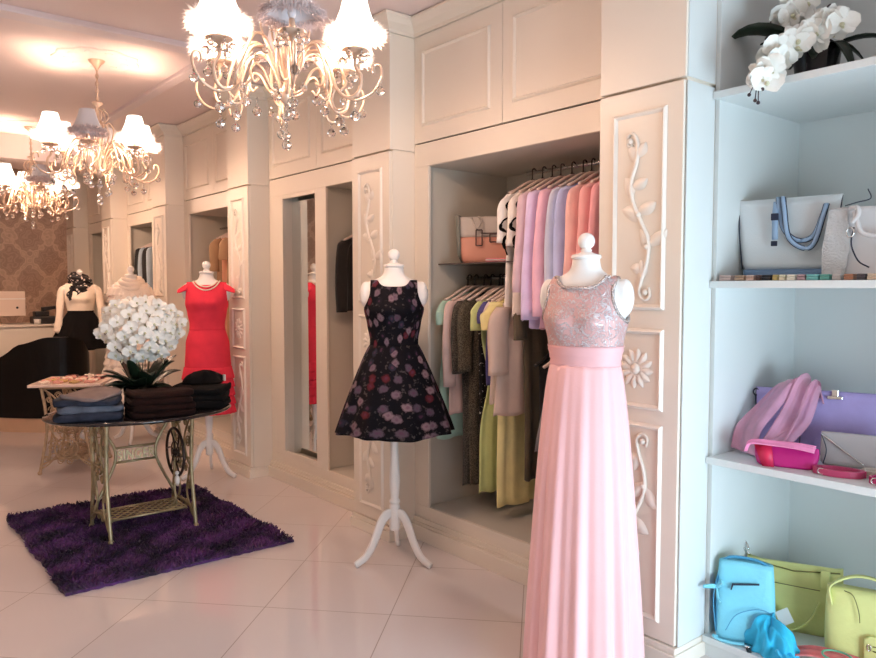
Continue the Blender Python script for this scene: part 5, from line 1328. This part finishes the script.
        for j in range(6):
            b = 2*PI*j/6+0.4
            CR['a' if j % 2 else 'b'].build('crystal_drop', M['crystal'], t, smooth=False, loc=(c[0]+rr*math.cos(b), c[1]+rr*math.sin(b), -0.603))
        for (r_, z_, kk, da) in ((0.405, -0.725, 'a', 0), (0.30, -0.80, 'c', 0.0), (0.23, -0.835, 'a', 0), (0.165, -0.745, 'c', -0.3), (0.235, -0.76, 'b', 0.2), (0.12, -0.585, 'b', 0.25), (0.05, -0.45, 'a', 0.5)):
            CR[kk].build('crystal_drop', M['crystal'], t, smooth=False, loc=(r_*math.cos(a+da), r_*math.sin(a+da), z_))
    m = MB(); z = -0.80
    for rr, nb in ((0.02, 2), (0.018, 3), (0.02, 0)):
        for k in range(nb): m.ball((0, 0, z-0.006), 0.006, 6, 4); z -= 0.0135
        m.ball((0, 0, z-rr), rr, 8, 6); z -= 2*rr
    m.build('centre_crystal', M['crystal'], t, smooth=False)
    # share mesh data between equal pieces
    return t
chandelier((1.475, 2.79, CZ), R(90-27.4)+R(4), (1, 5, 2, 4), 'nearest chandelier, biggest in view, with glowing feather-trimmed shades', 24)
chandelier((1.46, 5.46, CZ), R(90-15)-R(12), (1, 4, 5, 2), 'middle chandelier on a chain below a ceiling rose, above the orchids', 30)
chandelier((1.55, 8.1, CZ), R(90-11)+R(14), (0, 1, 4, 5, 2), 'farthest chandelier at the left edge in front of damask wallpaper', 36)
# merge identical mesh data so copies share it
def share():
    seen = {}
    for o in list(bpy.data.objects):
        if o.type == 'MESH' and o.name.split('.')[0] in ('crystal_drop', 'lamp_shade', 'feather_trim', 'drip_cup', 'candle_tube', 'bulb', 'carved_scroll', 'carved_rosette'):
            me = o.data; vz = me.vertices[0].co
            k = (o.name.split('.')[0], me.materials[0].name, len(me.vertices), round(vz.x, 4), round(vz.z, 4))
            if k in seen and seen[k] is not me: o.data = seen[k]
            else: seen[k] = me
share()

# ------------------------------------------------------------------ light and camera
w = bpy.data.worlds.new('daylight'); bpy.context.scene.world = w; w.use_nodes = True
w.node_tree.nodes['Background'].inputs[0].default_value = (0.64, 0.85, 1.0, 1); w.node_tree.nodes['Background'].inputs[1].default_value = 19.5
ld = bpy.data.lights.new('window_portal', 'AREA'); ld.shape = 'RECTANGLE'; ld.size = WX1-WX0; ld.size_y = WZ1-WZ0; ld.cycles.is_portal = True
lo = bpy.data.objects.new('window_portal', ld); C.objects.link(lo); lo.location = ((WX0+WX1)/2, -1.29, (WZ0+WZ1)/2); lo.rotation_euler = (R(90), 0, 0)
cd = bpy.data.cameras.new('camera'); cam = bpy.data.objects.new('camera', cd); C.objects.link(cam)
cd.sensor_width = 36; cd.lens = 745/876*36; cd.clip_start = 0.02
cam.location = (0, 0, 1.5); cam.rotation_euler = (R(90-3.2), 0, R(-39.2))
sc = bpy.context.scene; sc.camera = cam
sc.view_settings.view_transform = 'Standard'; sc.view_settings.look = 'None'; sc.view_settings.exposure = 0.06; sc.view_settings.gamma = 1
sc.cycles.max_bounces = 8; sc.cycles.diffuse_bounces = 5; sc.cycles.glossy_bounces = 4; sc.cycles.transmission_bounces = 6
sc.cycles.sample_clamp_indirect = 4.0; sc.cycles.caustics_reflective = False; sc.cycles.caustics_refractive = False
